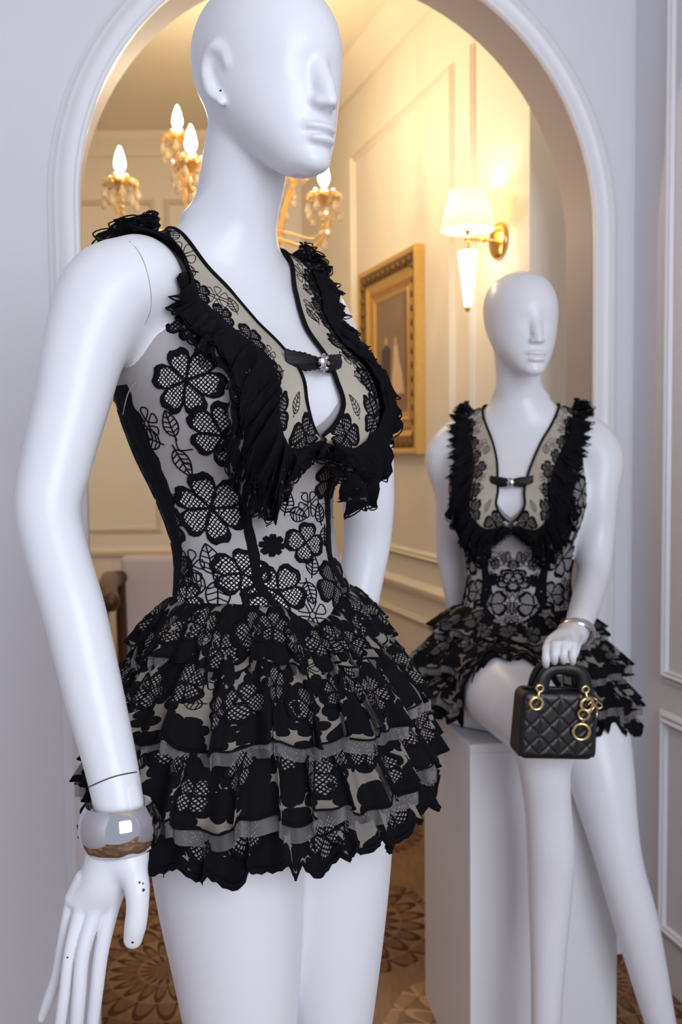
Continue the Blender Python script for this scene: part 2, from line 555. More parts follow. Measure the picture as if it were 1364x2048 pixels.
class Field:
    def __init__(self, lo, hi, h):
        self.lo = np.array(lo, float); self.h = h
        self.n = (np.ceil((np.array(hi) - self.lo) / h).astype(int) + 1)
        self.F = np.full(self.n, 0.5, np.float32)

    def block(self, lo, hi):
        a = np.clip(np.floor((np.array(lo) - self.lo) / self.h).astype(int), 0, self.n - 1)
        b = np.clip(np.ceil((np.array(hi) - self.lo) / self.h).astype(int) + 1, 1, self.n)
        if np.any(b <= a): return None, None
        ax = [(self.lo[i] + self.h * np.arange(a[i], b[i])).astype(np.float32) for i in range(3)]
        return tuple(slice(a[i], b[i]) for i in range(3)), (ax[0][:, None, None], ax[1][None, :, None], ax[2][None, None, :])

    def add(self, fn, lo, hi, k=0.02, op='+'):
        sl, g = self.block(lo, hi)
        if sl is None: return
        d = np.asarray(fn(*g), np.float32)
        if op == '+': self.F[sl] = smin(self.F[sl], d, k)
        else: self.F[sl] = -smin(-self.F[sl], d, k)

    def chain(self, pts, k=0.02, n=24, axis=None, squash=1.0, smooth=True):
        """pts rows: x,y,z,r ; axis: direction along which the section is squashed"""
        P = spline(np.array(pts, float), n) if smooth else np.array(pts, float)
        rm = P[:, 3].max() * max(1.0, 1.0) + k + 0.012
        sl, (X, Y, Z) = self.block(P[:, :3].min(0) - rm, P[:, :3].max(0) + rm)
        if sl is None: return
        D = np.full([s.stop - s.start for s in sl], 0.5, np.float32)
        o = np.array([s.start for s in sl])
        for p, q in zip(P[:-1], P[1:]):
            m = max(p[3], q[3]) + k + 0.010
            a = np.minimum(p[:3], q[:3]) - m
            b = np.maximum(p[:3], q[:3]) + m
            s2, (x, y, z) = self.block(a, b)
            if s2 is None: continue
            s3 = tuple(slice(s2[i].start - o[i], s2[i].stop - o[i]) for i in range(3))
            if any(s.start < 0 for s in s3):
                s3 = tuple(slice(max(0, s.start), s.stop) for s in s3)
            d = (q - p)[:3]
            L2 = max(1e-12, d @ d)
            dx, dy, dz = x - p[0], y - p[1], z - p[2]
            L = math.sqrt(L2)
            sl_ = np.clip((q[3] - p[3]) / L, -0.9, 0.9)
            pr = (dx * d[0] + dy * d[1] + dz * d[2]) / L
            pe = np.sqrt(np.maximum(dx * dx + dy * dy + dz * dz - pr * pr, 0))
            t = np.clip((pr + pe * (sl_ / math.sqrt(1 - sl_ * sl_))) / L, 0, 1)
            ex, ey, ez = dx - t * d[0], dy - t * d[1], dz - t * d[2]
            e2 = ex * ex + ey * ey + ez * ez
            if axis is not None:
                c = ex * axis[0] + ey * axis[1] + ez * axis[2]
                e2 = e2 + c * c * (squash ** -2 - 1)
            dd = np.sqrt(e2) - (p[3] + t * (q[3] - p[3]))
            D[s3] = np.minimum(D[s3], dd[:D[s3].shape[0], :D[s3].shape[1], :D[s3].shape[2]])
        self.F[sl] = smin(self.F[sl], D, k)

    def mesh(self):
        F = self.F
        s = F < 0
        c = np.zeros(np.array(F.shape) - 1, np.uint8)
        for i in (0, 1):
            for j in (0, 1):
                for k in (0, 1):
                    c += s[i:F.shape[0] - 1 + i, j:F.shape[1] - 1 + j, k:F.shape[2] - 1 + k]
        act = (c > 0) & (c < 8)
        I = np.argwhere(act)
        idx = np.full(act.shape, -1, np.int32)
        idx[act] = np.arange(len(I))
        vals = np.stack([F[I[:, 0] + i, I[:, 1] + j, I[:, 2] + k] for i in (0, 1) for j in (0, 1) for k in (0, 1)], 1)
        cor = np.array([(i, j, k) for i in (0, 1) for j in (0, 1) for k in (0, 1)], float)
        acc = np.zeros((len(I), 3)); cnt = np.zeros(len(I))
        for a in range(8):
            for b in range(a + 1, 8):
                if np.abs(cor[a] - cor[b]).sum() != 1: continue
                va, vb = vals[:, a], vals[:, b]
                m = (va < 0) != (vb < 0)
                t = np.where(m, va / np.where(m, va - vb, 1), 0)
                acc += np.where(m[:, None], cor[a] + t[:, None] * (cor[b] - cor[a]), 0)
                cnt += m
        V = self.lo + self.h * (I + acc / cnt[:, None])
        faces = []
        for ax in range(3):
            b1, b2 = (ax + 1) % 3, (ax + 2) % 3
            sa = [slice(None)] * 3; sb = [slice(None)] * 3
            sa[ax] = slice(0, -1); sb[ax] = slice(1, None)
            e = s[tuple(sa)] != s[tuple(sb)]
            E = np.argwhere(e)
            ok = (E[:, b1] > 0) & (E[:, b2] > 0) & (E[:, b1] < F.shape[b1] - 1) & (E[:, b2] < F.shape[b2] - 1)
            E = E[ok]
            q = []
            for d1, d2 in ((-1, -1), (0, -1), (0, 0), (-1, 0)):
                C = E.copy(); C[:, b1] += d1; C[:, b2] += d2
                q.append(idx[C[:, 0], C[:, 1], C[:, 2]])
            q = np.stack(q, 1)
            inside = s[E[:, 0], E[:, 1], E[:, 2]]
            q[~inside] = q[~inside][:, ::-1]
            faces.append(q)
        return V, np.concatenate(faces)


def mesh_np(name, V, Q, m, parent=None):
    me = bpy.data.meshes.new(name)
    me.vertices.add(len(V)); me.vertices.foreach_set('co', np.asarray(V, np.float32).ravel())
    me.loops.add(len(Q) * 4); me.loops.foreach_set('vertex_index', np.asarray(Q, np.int32).ravel())
    me.polygons.add(len(Q)); me.polygons.foreach_set('loop_start', np.arange(0, len(Q) * 4, 4, dtype=np.int32))
    me.update(calc_edges=True)
    me.materials.append(m)
    me.shade_smooth()
    o = bpy.data.objects.new(name, me); COL.objects.link(o)
    if parent is not None: o.parent = parent
    return o


def smooth_verts(V, Q, it=2, lam=0.5):
    """relax without shrinking (alternating signs)"""
    E = np.concatenate([Q[:, [0, 1]], Q[:, [1, 2]], Q[:, [2, 3]], Q[:, [3, 0]]])
    cnt = np.bincount(E[:, 0], minlength=len(V)) + np.bincount(E[:, 1], minlength=len(V))
    for k in range(it * 2):
        acc = np.zeros_like(V)
        for c in range(3):
            acc[:, c] = np.bincount(E[:, 0], V[E[:, 1], c], len(V)) + np.bincount(E[:, 1], V[E[:, 0], c], len(V))
        V = V + (lam if k % 2 == 0 else -lam * 1.06) * (acc / np.maximum(cnt, 1)[:, None] - V)
    return V


# torso sections in the body's own frame: z, half width, front y, back y   (front is -y)
TORSO = np.array([
    (0.830, 0.120, -0.050, 0.080),
    (0.870, 0.158, -0.085, 0.105),
    (0.930, 0.170, -0.100, 0.120),
    (0.990, 0.168, -0.102, 0.122),
    (1.060, 0.150, -0.094, 0.110),
    (1.130, 0.124, -0.075, 0.100),
    (1.200, 0.109, -0.050, 0.106),
    (1.260, 0.116, -0.042, 0.132),
    (1.320, 0.136, -0.044, 0.162),
    (1.380, 0.153, -0.052, 0.184),
    (1.430, 0.162, -0.046, 0.194),
    (1.480, 0.168, -0.014, 0.192),
    (1.515, 0.155, 0.010, 0.180),
    (1.545, 0.122, 0.034, 0.162),
    (1.570, 0.082, 0.046, 0.120),
    (1.590, 0.055, 0.056, 0.106),
    (1.605, 0.035, 0.066, 0.096)])


def loft(x, y, z, T):
    a = hermite(T[:, 0], T[:, 1], z); f = hermite(T[:, 0], T[:, 2], z); b = hermite(T[:, 0], T[:, 3], z)
    yc = 0.5 * (f + b); by = np.maximum(0.5 * (b - f), 1e-3); a = np.maximum(a, 1e-3)
    r = np.sqrt((x / a) ** 2 + ((y - yc) / by) ** 2)
    d = (r - 1) * np.minimum(a, by)
    return np.maximum(d, np.maximum(T[0, 0] - z, z - T[-1, 0]))


def ellipsoid(x, y, z, c, r, rot=None):
    x, y, z = x - c[0], y - c[1], z - c[2]
    if rot is not None:  # 3x3 numpy, rows = local axes
        x, y, z = (rot[0][0] * x + rot[0][1] * y + rot[0][2] * z, rot[1][0] * x + rot[1][1] * y + rot[1][2] * z, rot[2][0] * x + rot[2][1] * y + rot[2][2] * z)
    q = np.sqrt((x / r[0]) ** 2 + (y / r[1]) ** 2 + (z / r[2]) ** 2)
    return (q - 1) * min(r)


def capsule(x, y, z, a, b, r0, r1):
    d = [b[i] - a[i] for i in range(3)]
    L2 = sum(q * q for q in d)
    x, y, z = x - a[0], y - a[1], z - a[2]
    t = np.clip((x * d[0] + y * d[1] + z * d[2]) / L2, 0, 1)
    return np.sqrt((x - t * d[0]) ** 2 + (y - t * d[1]) ** 2 + (z - t * d[2]) ** 2) - (r0 + t * (r1 - r0))


def torso_local(x, y, z):
    d = loft(x, y, z, TORSO)
    for s in (-1, 1):
        d = smin(d, ellipsoid(x, y, z, (s * 0.062, -0.026, 1.375), (0.062, 0.062, 0.062)), 0.06)
        d = smin(d, capsule(x, y, z, (s * 0.045, 0.098, 1.548), (s * 0.150, 0.088, 1.522), 0.036, 0.036), 0.04)
    return d


HEAD = np.array([
    (0.000, 0.012, -0.080, -0.050),
    (0.005, 0.022, -0.092, -0.035),
    (0.016, 0.033, -0.098, -0.012),
    (0.035, 0.047, -0.098, 0.020),
    (0.058, 0.0605, -0.096, 0.055),
    (0.082, 0.070, -0.094, 0.082),
    (0.108, 0.0755, -0.094, 0.102),
    (0.135, 0.0785, -0.095, 0.113),
    (0.160, 0.078, -0.091, 0.115),
    (0.185, 0.0715, -0.080, 0.107),
    (0.205, 0.060, -0.063, 0.090),
    (0.219, 0.044, -0.042, 0.061),
    (0.227, 0.026, -0.018, 0.036),
    (0.231, 0.008, 0.002, 0.016)])


def head_local(x, y, z):
    """chin bottom at z=0, faces -y"""
    d = loft(x, y, z, HEAD)
    for s in (-1, 1):
        # shallow eye hollows beside the bridge of the nose
        d = -smin(-d, ellipsoid(x, y, z, (s * 0.028, -0.1095, 0.112), (0.020, 0.0125, 0.013)), 0.022)
    # nose: bridge to tip
    for t in np.linspace(0, 1, 9):
        zz = 0.124 - 0.050 * t
        yy = -0.0800 - 0.0300 * t ** 0.95
        rr = 0.0046 + 0.0032 * t
        d = smin(d, np.sqrt((x * 1.05) ** 2 + (y - yy) ** 2 + (z - zz) ** 2) - rr, 0.014 if t < 0.85 else 0.006)
    for s in (-1, 1):
        d = smin(d, ellipsoid(x, y, z, (s * 0.0095, -0.0995, 0.0735), (0.0070, 0.0095, 0.0056)), 0.006)
    # mouth
    d = -smin(-d, ellipsoid(x, y, z, (0, -0.1105, 0.0605), (0.006, 0.006, 0.006)), 0.008)
    for s in (-1, 0, 1):
        d = smin(d, ellipsoid(x, y, z, (s * 0.0105, -0.0955 + 0.005 * abs(s), 0.0480), (0.0125, 0.0138, 0.0056)), 0.003)
    d = smin(d, ellipsoid(x, y, z, (0, -0.0955, 0.0345), (0.0185, 0.0145, 0.0074)), 0.003)
    d = -smin(-d, ellipsoid(x, y, z, (0, -0.1110, 0.0415), (0.026, 0.0090, 0.0012)), 0.0020)
    d = -smin(-d, ellipsoid(x, y, z, (0, -0.1115, 0.0235), (0.013, 0.007, 0.004)), 0.008)
    d = smin(d, ellipsoid(x, y, z, (0, -0.088, 0.0125), (0.015, 0.012, 0.011)), 0.012)
    return d


EAR = [(-0.004, 0.105, 0.004), (0.002, 0.118, 0.0055), (0.014, 0.124, 0.0065), (0.025, 0.118, 0.0065), (0.030, 0.105, 0.0065), (0.027, 0.090, 0.0063), (0.019, 0.077, 0.0062), (0.011, 0.069, 0.0052), (0.005, 0.064, 0.0036)]


class Frame:
    """a body's own frame in the world: rotation about z, scale, offset"""

    def __init__(self, loc, phi, s=1.0):
        self.loc = np.array(loc, float); self.c, self.sn, self.s = math.cos(phi), math.sin(phi), s

    def to_local(self, x, y, z):
        x, y, z = x - self.loc[0], y - self.loc[1], z - self.loc[2]
        return (self.c * x + self.sn * y) / self.s, (-self.sn * x + self.c * y) / self.s, z / self.s

    def w(self, p):
        x, y, z = np.asarray(p, float)[..., 0] * self.s, np.asarray(p, float)[..., 1] * self.s, np.asarray(p, float)[..., 2] * self.s
        return np.stack([self.c * x - self.sn * y + self.loc[0], self.sn * x + self.c * y + self.loc[1], z + self.loc[2]], -1)

    def l(self, p):
        p = np.asarray(p, float)
        return np.stack(self.to_local(p[..., 0], p[..., 1], p[..., 2]), -1)

    def matrix(self):
        return Matrix.Translation(Vector(self.loc)) @ Matrix.Rotation(math.atan2(self.sn, self.c), 4, 'Z') @ Matrix.Scale(self.s, 4)


def head_frame(chin, yaw, pitch, roll=0.0):
    """rotation matrix (columns = local axes in the world) and origin for the head"""
    R = Matrix.Rotation(yaw, 3, 'Z') @ Matrix.Rotation(pitch, 3, 'X') @ Matrix.Rotation(roll, 3, 'Y')
    o = Vector(chin) - R @ Vector((0, -0.075, 0.0))
    return np.array(R), np.array(o)


def add_head(F, R, o, s, ears=(-1, 1)):
    def loc(x, y, z):
        x, y, z = x - o[0], y - o[1], z - o[2]
        return [(R[0][i] * x + R[1][i] * y + R[2][i] * z) / s for i in range(3)]
    c = o + R @ np.array((0, 0, 0.11)) * s
    F.add(lambda x, y, z: head_local(*loc(x, y, z)) * s, c - 0.165, c + 0.165, 0.012)
    for e in ears:
        xs = 0.0755
        pts = []
        for i, (y, z, r) in enumerate(EAR):
            q = o + R @ (np.array((e * (xs + (0.003 if 1 < i < 7 else -0.002)), y - 0.012, z + 0.010)) * s)
            pts.append((*q, r * s))
        F.chain(pts, 0.008, 30)


def pix(u, v, y, r):
    p = at(u, v, y)
    return (p.x, p.y, p.z, r)


# ---- standing mannequin in front
FA = Frame((-0.085, 1.17, 0.0), math.radians(45))
fa = Field((-0.50, 0.80, -0.005), (0.16, 1.46, 1.92), 0.0029)
c0 = FA.w((0, 0.02, 1.22))
fa.add(lambda x, y, z: torso_local(*FA.to_local(x, y, z)), c0 - np.array((0.24, 0.24, 0.41)), c0 + np.array((0.24, 0.24, 0.50)), 0.02)
HA_R, HA_o = head_frame(at(614, 350, 1.105), math.radians(43), math.radians(5))
nb = FA.w((0, 0.105, 1.49)); nt_ = HA_o + HA_R @ np.array((0, 0.030, 0.075))
nm = 0.5 * (nb + nt_)
fa.chain([(*nb, 0.062), (*(nb * .72 + nt_ * .28), 0.0545), (*(nm), 0.052), (*(nb * .25 + nt_ * .75), 0.0525), (*nt_, 0.052)], 0.05, 14)
add_head(fa, HA_R, HA_o, 1.0)
# right arm (nearest the camera)
ARM_R = [pix(275, 560, 1.09, .050), pix(218, 590, 1.075, .054), pix(172, 690, 1.052, .0455), pix(143, 810, 1.03, .0395), pix(112, 930, 1.01, .0365), pix(96, 1015, 0.995, .0335), pix(112, 1100, 0.982, .0322), pix(150, 1230, 0.965, .0315), pix(188, 1390, 0.95, .0295), pix(222, 1530, 0.938, .0262), pix(238, 1610, 0.930, .0245)]
fa.chain(ARM_R, 0.03, 60)
# left arm, bent back behind the waist
fa.chain([(*FA.w((0.140, 0.080, 1.505)), .050), (*FA.w((0.172, 0.080, 1.475)), .048), pix(722, 860, 1.33, .040), pix(736, 985, 1.35, .0375), pix(735, 1075, 1.365, .0345), pix(722, 1160, 1.36, .032), pix(700, 1280, 1.34, .029), pix(672, 1400, 1.32, .026)], 0.03, 44)
# right shoulder rounding
# legs down to the floor
for s in (-1, 1):
    L = [(s * .082, .006, .93, .094), (s * .080, -.004, .82, .0895), (s * .074, -.012, .68, .0735), (s * .068, -.012, .50, .0520), (s * .066, .012, .36, .0505), (s * .064, .022, .20, .036), (s * .064, .022, .105, .0285)]
    P = FA.w(np.array([p[:3] for p in L]))
    fa.chain([(*P[i], L[i][3]) for i in range(len(L))], 0.02, 30)
    Q = FA.w(np.array([(s * .064, .045, .085), (s * .066, -.02, .055), (s * .068, -.09, .022), (s * .07, -.135, .016)]))
    fa.chain([(*Q[0], .026), (*Q[1], .027), (*Q[2], .022), (*Q[3], .0155)], 0.012, 14)
VA, QA = fa.mesh()
VA = smooth_verts(VA, QA, 2, 0.5)
# the hand (a separate casting, joined at the wrist under the bangle) on a finer grid
pw, pt_ = at(236, 1585, .93), at(120, 2190, .91)
fh = Field((min(pw.x, pt_.x) - .045, .84, pt_.z - .03), (at(300, 1700, .9).x + .03, 1.00, pw.z + .03), 0.0015)
ax_w = np.array((0.35, 0.93, 0.05)); ax_w /= np.linalg.norm(ax_w)
fh.chain([pix(236, 1585, 0.931, .0240), pix(238, 1600, 0.930, .0247), pix(241, 1660, 0.926, .0268), pix(240, 1705, 0.924, .029)], 0.012, 12, axis=ax_w, squash=0.8)
# hand
KN = [(224, 1806, .918), (193, 1814, .912), (166, 1808, .913), (147, 1796, .919)]
for (u, v, y) in KN:
    fh.chain([pix(241 + (u - 196) * 0.45, 1690, 0.925, .0165), pix(u * 0.55 + 240 * 0.45, 1760, y + .003, .0140), pix(u, v, y, .0084)], 0.012, 10)
fh.chain([pix(231, 1766, .920, .0105), pix(224, 1804, .918, .0088), pix(202, 1900, .911, .0079), pix(192, 1980, .909, .0073), pix(184, 2048, .911, .0066), pix(177, 2115, .916, .0048)], 0.002, 24)
fh.chain([pix(206, 1768, .915, .0105), pix(193, 1812, .912, .0086), pix(166, 1905, .899, .0070), pix(158, 1990, .894, .0067), pix(152, 2062, .896, .0062), pix(145, 2135, .901, .0047)], 0.002, 24)
fh.chain([pix(184, 1766, .915, .0100), pix(166, 1806, .913, .0079), pix(141, 1900, .903, .0063), pix(129, 1990, .899, .0060), pix(119, 2060, .901, .0056), pix(112, 2120, .906, .0044)], 0.002, 24)
fh.chain([pix(168, 1758, .919, .0095), pix(147, 1795, .919, .0074), pix(127, 1880, .920, .0061), pix(115, 1948, .922, .0059), pix(97, 2000, .925, .0056), pix(83, 2036, .928, .0042)], 0.002, 24)
fh.chain([pix(255, 1715, .915, .0150), pix(272, 1765, .902, .0128), pix(275, 1810, .896, .0108), pix(271, 1850, .894, .0105), pix(266, 1878, .895, .0090)], 0.010, 20)
V2, Q2 = fh.mesh()
V2 = smooth_verts(V2, Q2, 2, 0.5)
QA = np.concatenate([QA, Q2 + len(VA)]); VA = np.concatenate([VA, V2])
del fh
body_a = mesh_np('mannequin', VA, QA, M_mann)
tag(body_a, 'tall glossy white mannequin standing in front, head turned to the right', 'mannequin')
BVA = BVHTree.FromPolygons([tuple(v) for v in VA], [tuple(q) for q in QA])
del fa

# ---- pedestal (turned with the wall)
PED_Z = 0.738
ped_o = at(940, 1500, 1.86)
PD = Vector((1, 0.16, 0)).normalized(); PN = Vector((-0.16, 1, 0)).normalized()


def pp(s, n, z):
    return Vector((ped_o.x, ped_o.y, 0)) + PD * s + PN * n + Vector((0, 0, z))


PW, PDEP = 0.315, 0.375

# ---- seated mannequin
SB = 0.97
FB = Frame((0.372, 2.01, -0.124), math.radians(-18), SB)
fb = Field((0.10, 1.50, -0.005), (0.86, 2.36, 1.72), 0.0033)
c0 = FB.w((0, 0.02, 1.22))
fb.add(lambda x, y, z: torso_local(*FB.to_local(x, y, z)) * SB, c0 - np.array((0.24, 0.24, 0.41)), c0 + np.array((0.24, 0.24, 0.50)), 0.02)
HB_R, HB_o = head_frame(at(1066, 752, 1.955), math.radians(9), math.radians(3))
nb = FB.w((0, 0.105, 1.49)); nt_ = HB_o + HB_R @ np.array((0, 0.030, 0.075)) * SB
fb.chain([(*nb, 0.056), (*(nb * .72 + nt_ * .28), 0.0500), (*(.5 * nb + .5 * nt_), 0.047), (*(nb * .25 + nt_ * .75), 0.048), (*nt_, 0.049)], 0.05, 14)
add_head(fb, HB_R, HB_o, SB * 0.985, ears=())
fb.chain([(*FB.w((0.135, 0.080, 1.505)), .048), (*FB.w((0.172, 0.075, 1.478)), .048), pix(1199, 985, 2.005, .0395), pix(1194, 1080, 2.0, .0360), pix(1188, 1145, 1.965, .0335), pix(1172, 1205, 1.85, .0295), pix(1156, 1252, 1.735, .0245), pix(1151, 1268, 1.705, .0225)], 0.03, 44)
fb.chain([(*FB.w((-0.135, 0.080, 1.505)), .048), (*FB.w((-0.172, 0.08, 1.478)), .047), pix(902, 985, 2.14, .038), pix(903, 1110, 2.17, .034), pix(925, 1230, 2.185, .029), pix(950, 1330, 2.16, .0245)], 0.03, 40)
fb.chain([pix(950, 1325, 2.16, .022), pix(962, 1372, 2.14, .020), pix(975, 1392, 2.10, .012)], 0.015, 14)
# thigh towards the camera, shin hanging straight down
fb.chain([pix(985, 1345, 2.02, .098), pix(1000, 1368, 1.93, .090), pix(1035, 1405, 1.83, .079), pix(1075, 1450, 1.745, .066), pix(1088, 1478, 1.710, .056)], 0.03, 30)
fb.chain([pix(1088, 1476, 1.712, .055), pix(1089, 1535, 1.705, .047), pix(1095, 1610, 1.71, .0425), pix(1101, 1700, 1.715, .0435), pix(1100, 1790, 1.72, .0400), pix(1096, 1920, 1.715, .0325), pix(1092, 2060, 1.71, .0275), pix(1092, 2200, 1.71, .026)], 0.02, 44)
fb.chain([pix(1092, 2200, 1.71, .026), pix(1090, 2255, 1.66, .024), pix(1088, 2300, 1.60, .017), pix(1087, 2330, 1.56, .012)], 0.01, 14)
# other leg reaching down to the floor
fb.chain([pix(1120, 1370, 2.01, .098), pix(1168, 1440, 1.94, .086), pix(1196, 1530, 1.89, .070), pix(1222, 1650, 1.85, .0525), pix(1240, 1730, 1.83, .0455), pix(1268, 1830, 1.82, .0440), pix(1293, 1930, 1.815, .0385), pix(1322, 2050, 1.81, .0300), pix(1350, 2150, 1.81, .0255)], 0.03, 50)
fb.chain([pix(1350, 2150, 1.81, .0255), pix(1362, 2215, 1.765, .023), pix(1372, 2285, 1.69, .017), pix(1378, 2320, 1.655, .012)], 0.01, 14)


def ped_box(x, y, z):
    x, y = x - ped_o.x, y - ped_o.y
    s = PD.x * x + PD.y * y; n = PN.x * x + PN.y * y
    return np.maximum(np.maximum(np.maximum(-s, s - PW), np.maximum(-n, n - PDEP)), z - PED_Z)


fb.add(lambda x, y, z: ped_box(x, y, z) - 0.0015, (0.1, 1.6, 0.4), (0.86, 2.4, 0.80), 0.004, '-')
VB, QB = fb.mesh()
VB = smooth_verts(VB, QB, 2, 0.5)
ca_, cb_ = at(1060, 1380, 1.60), at(1200, 1240, 1.75)
fh = Field((ca_.x - .03, 1.52, ca_.z - .02), (cb_.x + .03, 1.80, cb_.z + .03), 0.0015)
fh.chain([pix(1158, 1246, 1.745, .0232), pix(1154, 1258, 1.722, .0225), pix(1148, 1270, 1.695, .0220)], 0.012, 10)
for i, (u, v, y) in enumerate(((1094, 1298, 1.588), (1111, 1291, 1.581), (1129, 1290, 1.580), (1147, 1292, 1.584))):
    fh.chain([pix(1148 + (u - 1122) * .3, 1264, 1.695, .0135), pix(u * .55 + 1148 * .45, 1274, 1.65, .0125), pix(u * .85 + 1148 * .15, 1284, 1.615, .0105), pix(u, v, y, .0080)], 0.010, 12)
    fh.chain([pix(u, v, y, .0076), pix(u - 1, v + 10, y - .010, .0072), pix(u - 2, v + 21, y - .013, .0069), pix(u - 2, v + 29, y - .008, .0062), pix(u - 2, v + 33, y - .002, .0052)], 0.002, 16)
fh.chain([pix(1152, 1270, 1.68, .0120), pix(1146, 1305, 1.655, .0100), pix(1128, 1336, 1.632, .0085), pix(1118, 1344, 1.622, .0072)], 0.008, 14)
V2, Q2 = fh.mesh()
V2 = smooth_verts(V2, Q2, 2, 0.5)
QB = np.concatenate([QB, Q2 + len(VB)]); VB = np.concatenate([VB, V2])
del fh
body_b = mesh_np('mannequin', VB, QB, M_mann)
tag(body_b, 'white mannequin sitting on the white pedestal with a handbag', 'mannequin')
BVB = BVHTree.FromPolygons([tuple(v) for v in VB], [tuple(q) for q in QB])
del fb

# pedestal: six boards
ped = empty('display_pedestal', pp(PW / 2, PDEP / 2, 0))
tag(ped, 'plain white square pedestal under the seated mannequin', 'pedestal')
pi_ = Matrix.Translation(-Vector(ped.location))
T = 0.018


def ped_board(name, s0, s1, n0, n1, z0, z1):
    mb = MB()
    vs = [pi_ @ pp(*q) for q in ((s0, n0, z0), (s1, n0, z0), (s1, n1, z0), (s0, n1, z0), (s0, n0, z1), (s1, n0, z1), (s1, n1, z1), (s0, n1, z1))]
    mb.add(vs, [(0, 3, 2, 1), (4, 5, 6, 7), (0, 1, 5, 4), (1, 2, 6, 5), (2, 3, 7, 6), (3, 0, 4, 7)])
    o = mb.build(name, M_ped, ped, smooth=False)
    bv = o.modifiers.new('bevel', 'BEVEL'); bv.width = 0.0012; bv.segments = 2
    return o


ped_board('top_board', 0, PW, 0, PDEP, PED_Z - T, PED_Z)
ped_board('front_panel', 0, PW, 0, T, 0, PED_Z - T)
ped_board('side_panel', 0, T, T, PDEP - T, 0, PED_Z - T)
ped_board('side_panel', PW - T, PW, T, PDEP - T, 0, PED_Z - T)
ped_board('back_panel', 0, PW, PDEP - T, PDEP, 0, PED_Z - T)

# ------------------------------------------------------------------ dresses
def fabric(name, c0, c1, scale=900.0):
    m = bpy.data.materials.new(name); m.use_nodes = True
    global nt
    nt = m.node_tree
    p = nt.nodes['Principled BSDF']
    p.inputs['Roughness'].default_value = 0.9
    p.inputs['Specular IOR Level'].default_value = 0.15
    uv = N('ShaderNodeUVMap')
    sp = N('ShaderNodeSeparateXYZ'); nt.links.new(uv.outputs[0], sp.inputs[0])
    a = mth('SINE', mth('MULTIPLY', sp.outputs[0], scale * 6.28)); b = mth('SINE', mth('MULTIPLY', sp.outputs[1], scale * 6.28))
    w = mth('MULTIPLY_ADD', mth('MULTIPLY', a, b), 0.5, 0.5)
    nz = N('ShaderNodeTexNoise'); nz.inputs['Scale'].default_value = 22; nt.links.new(uv.outputs[0], nz.inputs['Vector'])
    f = mth('ADD', mth('MULTIPLY', w, 0.55), mth('MULTIPLY', nz.outputs['Fac'], 0.45))
    nt.links.new(ramp(f, [(0.15, c0), (0.85, c1)]), p.inputs['Base Color'])
    return m


def net_mat(name, hole, period=0.0040, duty=0.40):
    """crosshatched openwork: black threads over the cloth below"""
    m = bpy.data.materials.new(name); m.use_nodes = True
    global nt
    nt = m.node_tree
    p = nt.nodes['Principled BSDF']
    p.inputs['Roughness'].default_value = 0.9
    p.inputs['Specular IOR Level'].default_value = 0.15
    uv = N('ShaderNodeUVMap')
    sp = N('ShaderNodeSeparateXYZ'); nt.links.new(uv.outputs[0], sp.inputs[0])
    nz = N('ShaderNodeTexNoise'); nz.inputs['Scale'].default_value = 120; nt.links.new(uv.outputs[0], nz.inputs['Vector'])
    wob = mth('MULTIPLY', mth('SUBTRACT', nz.outputs['Fac'], 0.5), 0.7)
    k = 0.7071 / period
    a = mth('FRACT', mth('ADD', mth('MULTIPLY', mth('ADD', sp.outputs[0], sp.outputs[1]), k), wob))
    b = mth('FRACT', mth('ADD', mth('MULTIPLY', mth('SUBTRACT', sp.outputs[0], sp.outputs[1]), k), wob))
    ln = mth('MAXIMUM', mth('LESS_THAN', a, duty), mth('LESS_THAN', b, duty))
    mx = N('ShaderNodeMix', data_type='RGBA')
    nt.links.new(ln, mx.inputs[0]); mx.inputs[6].default_value = hole; mx.inputs[7].default_value = rgb(10, 9, 14)
    nt.links.new(mx.outputs[2], p.inputs['Base Color'])
    return m


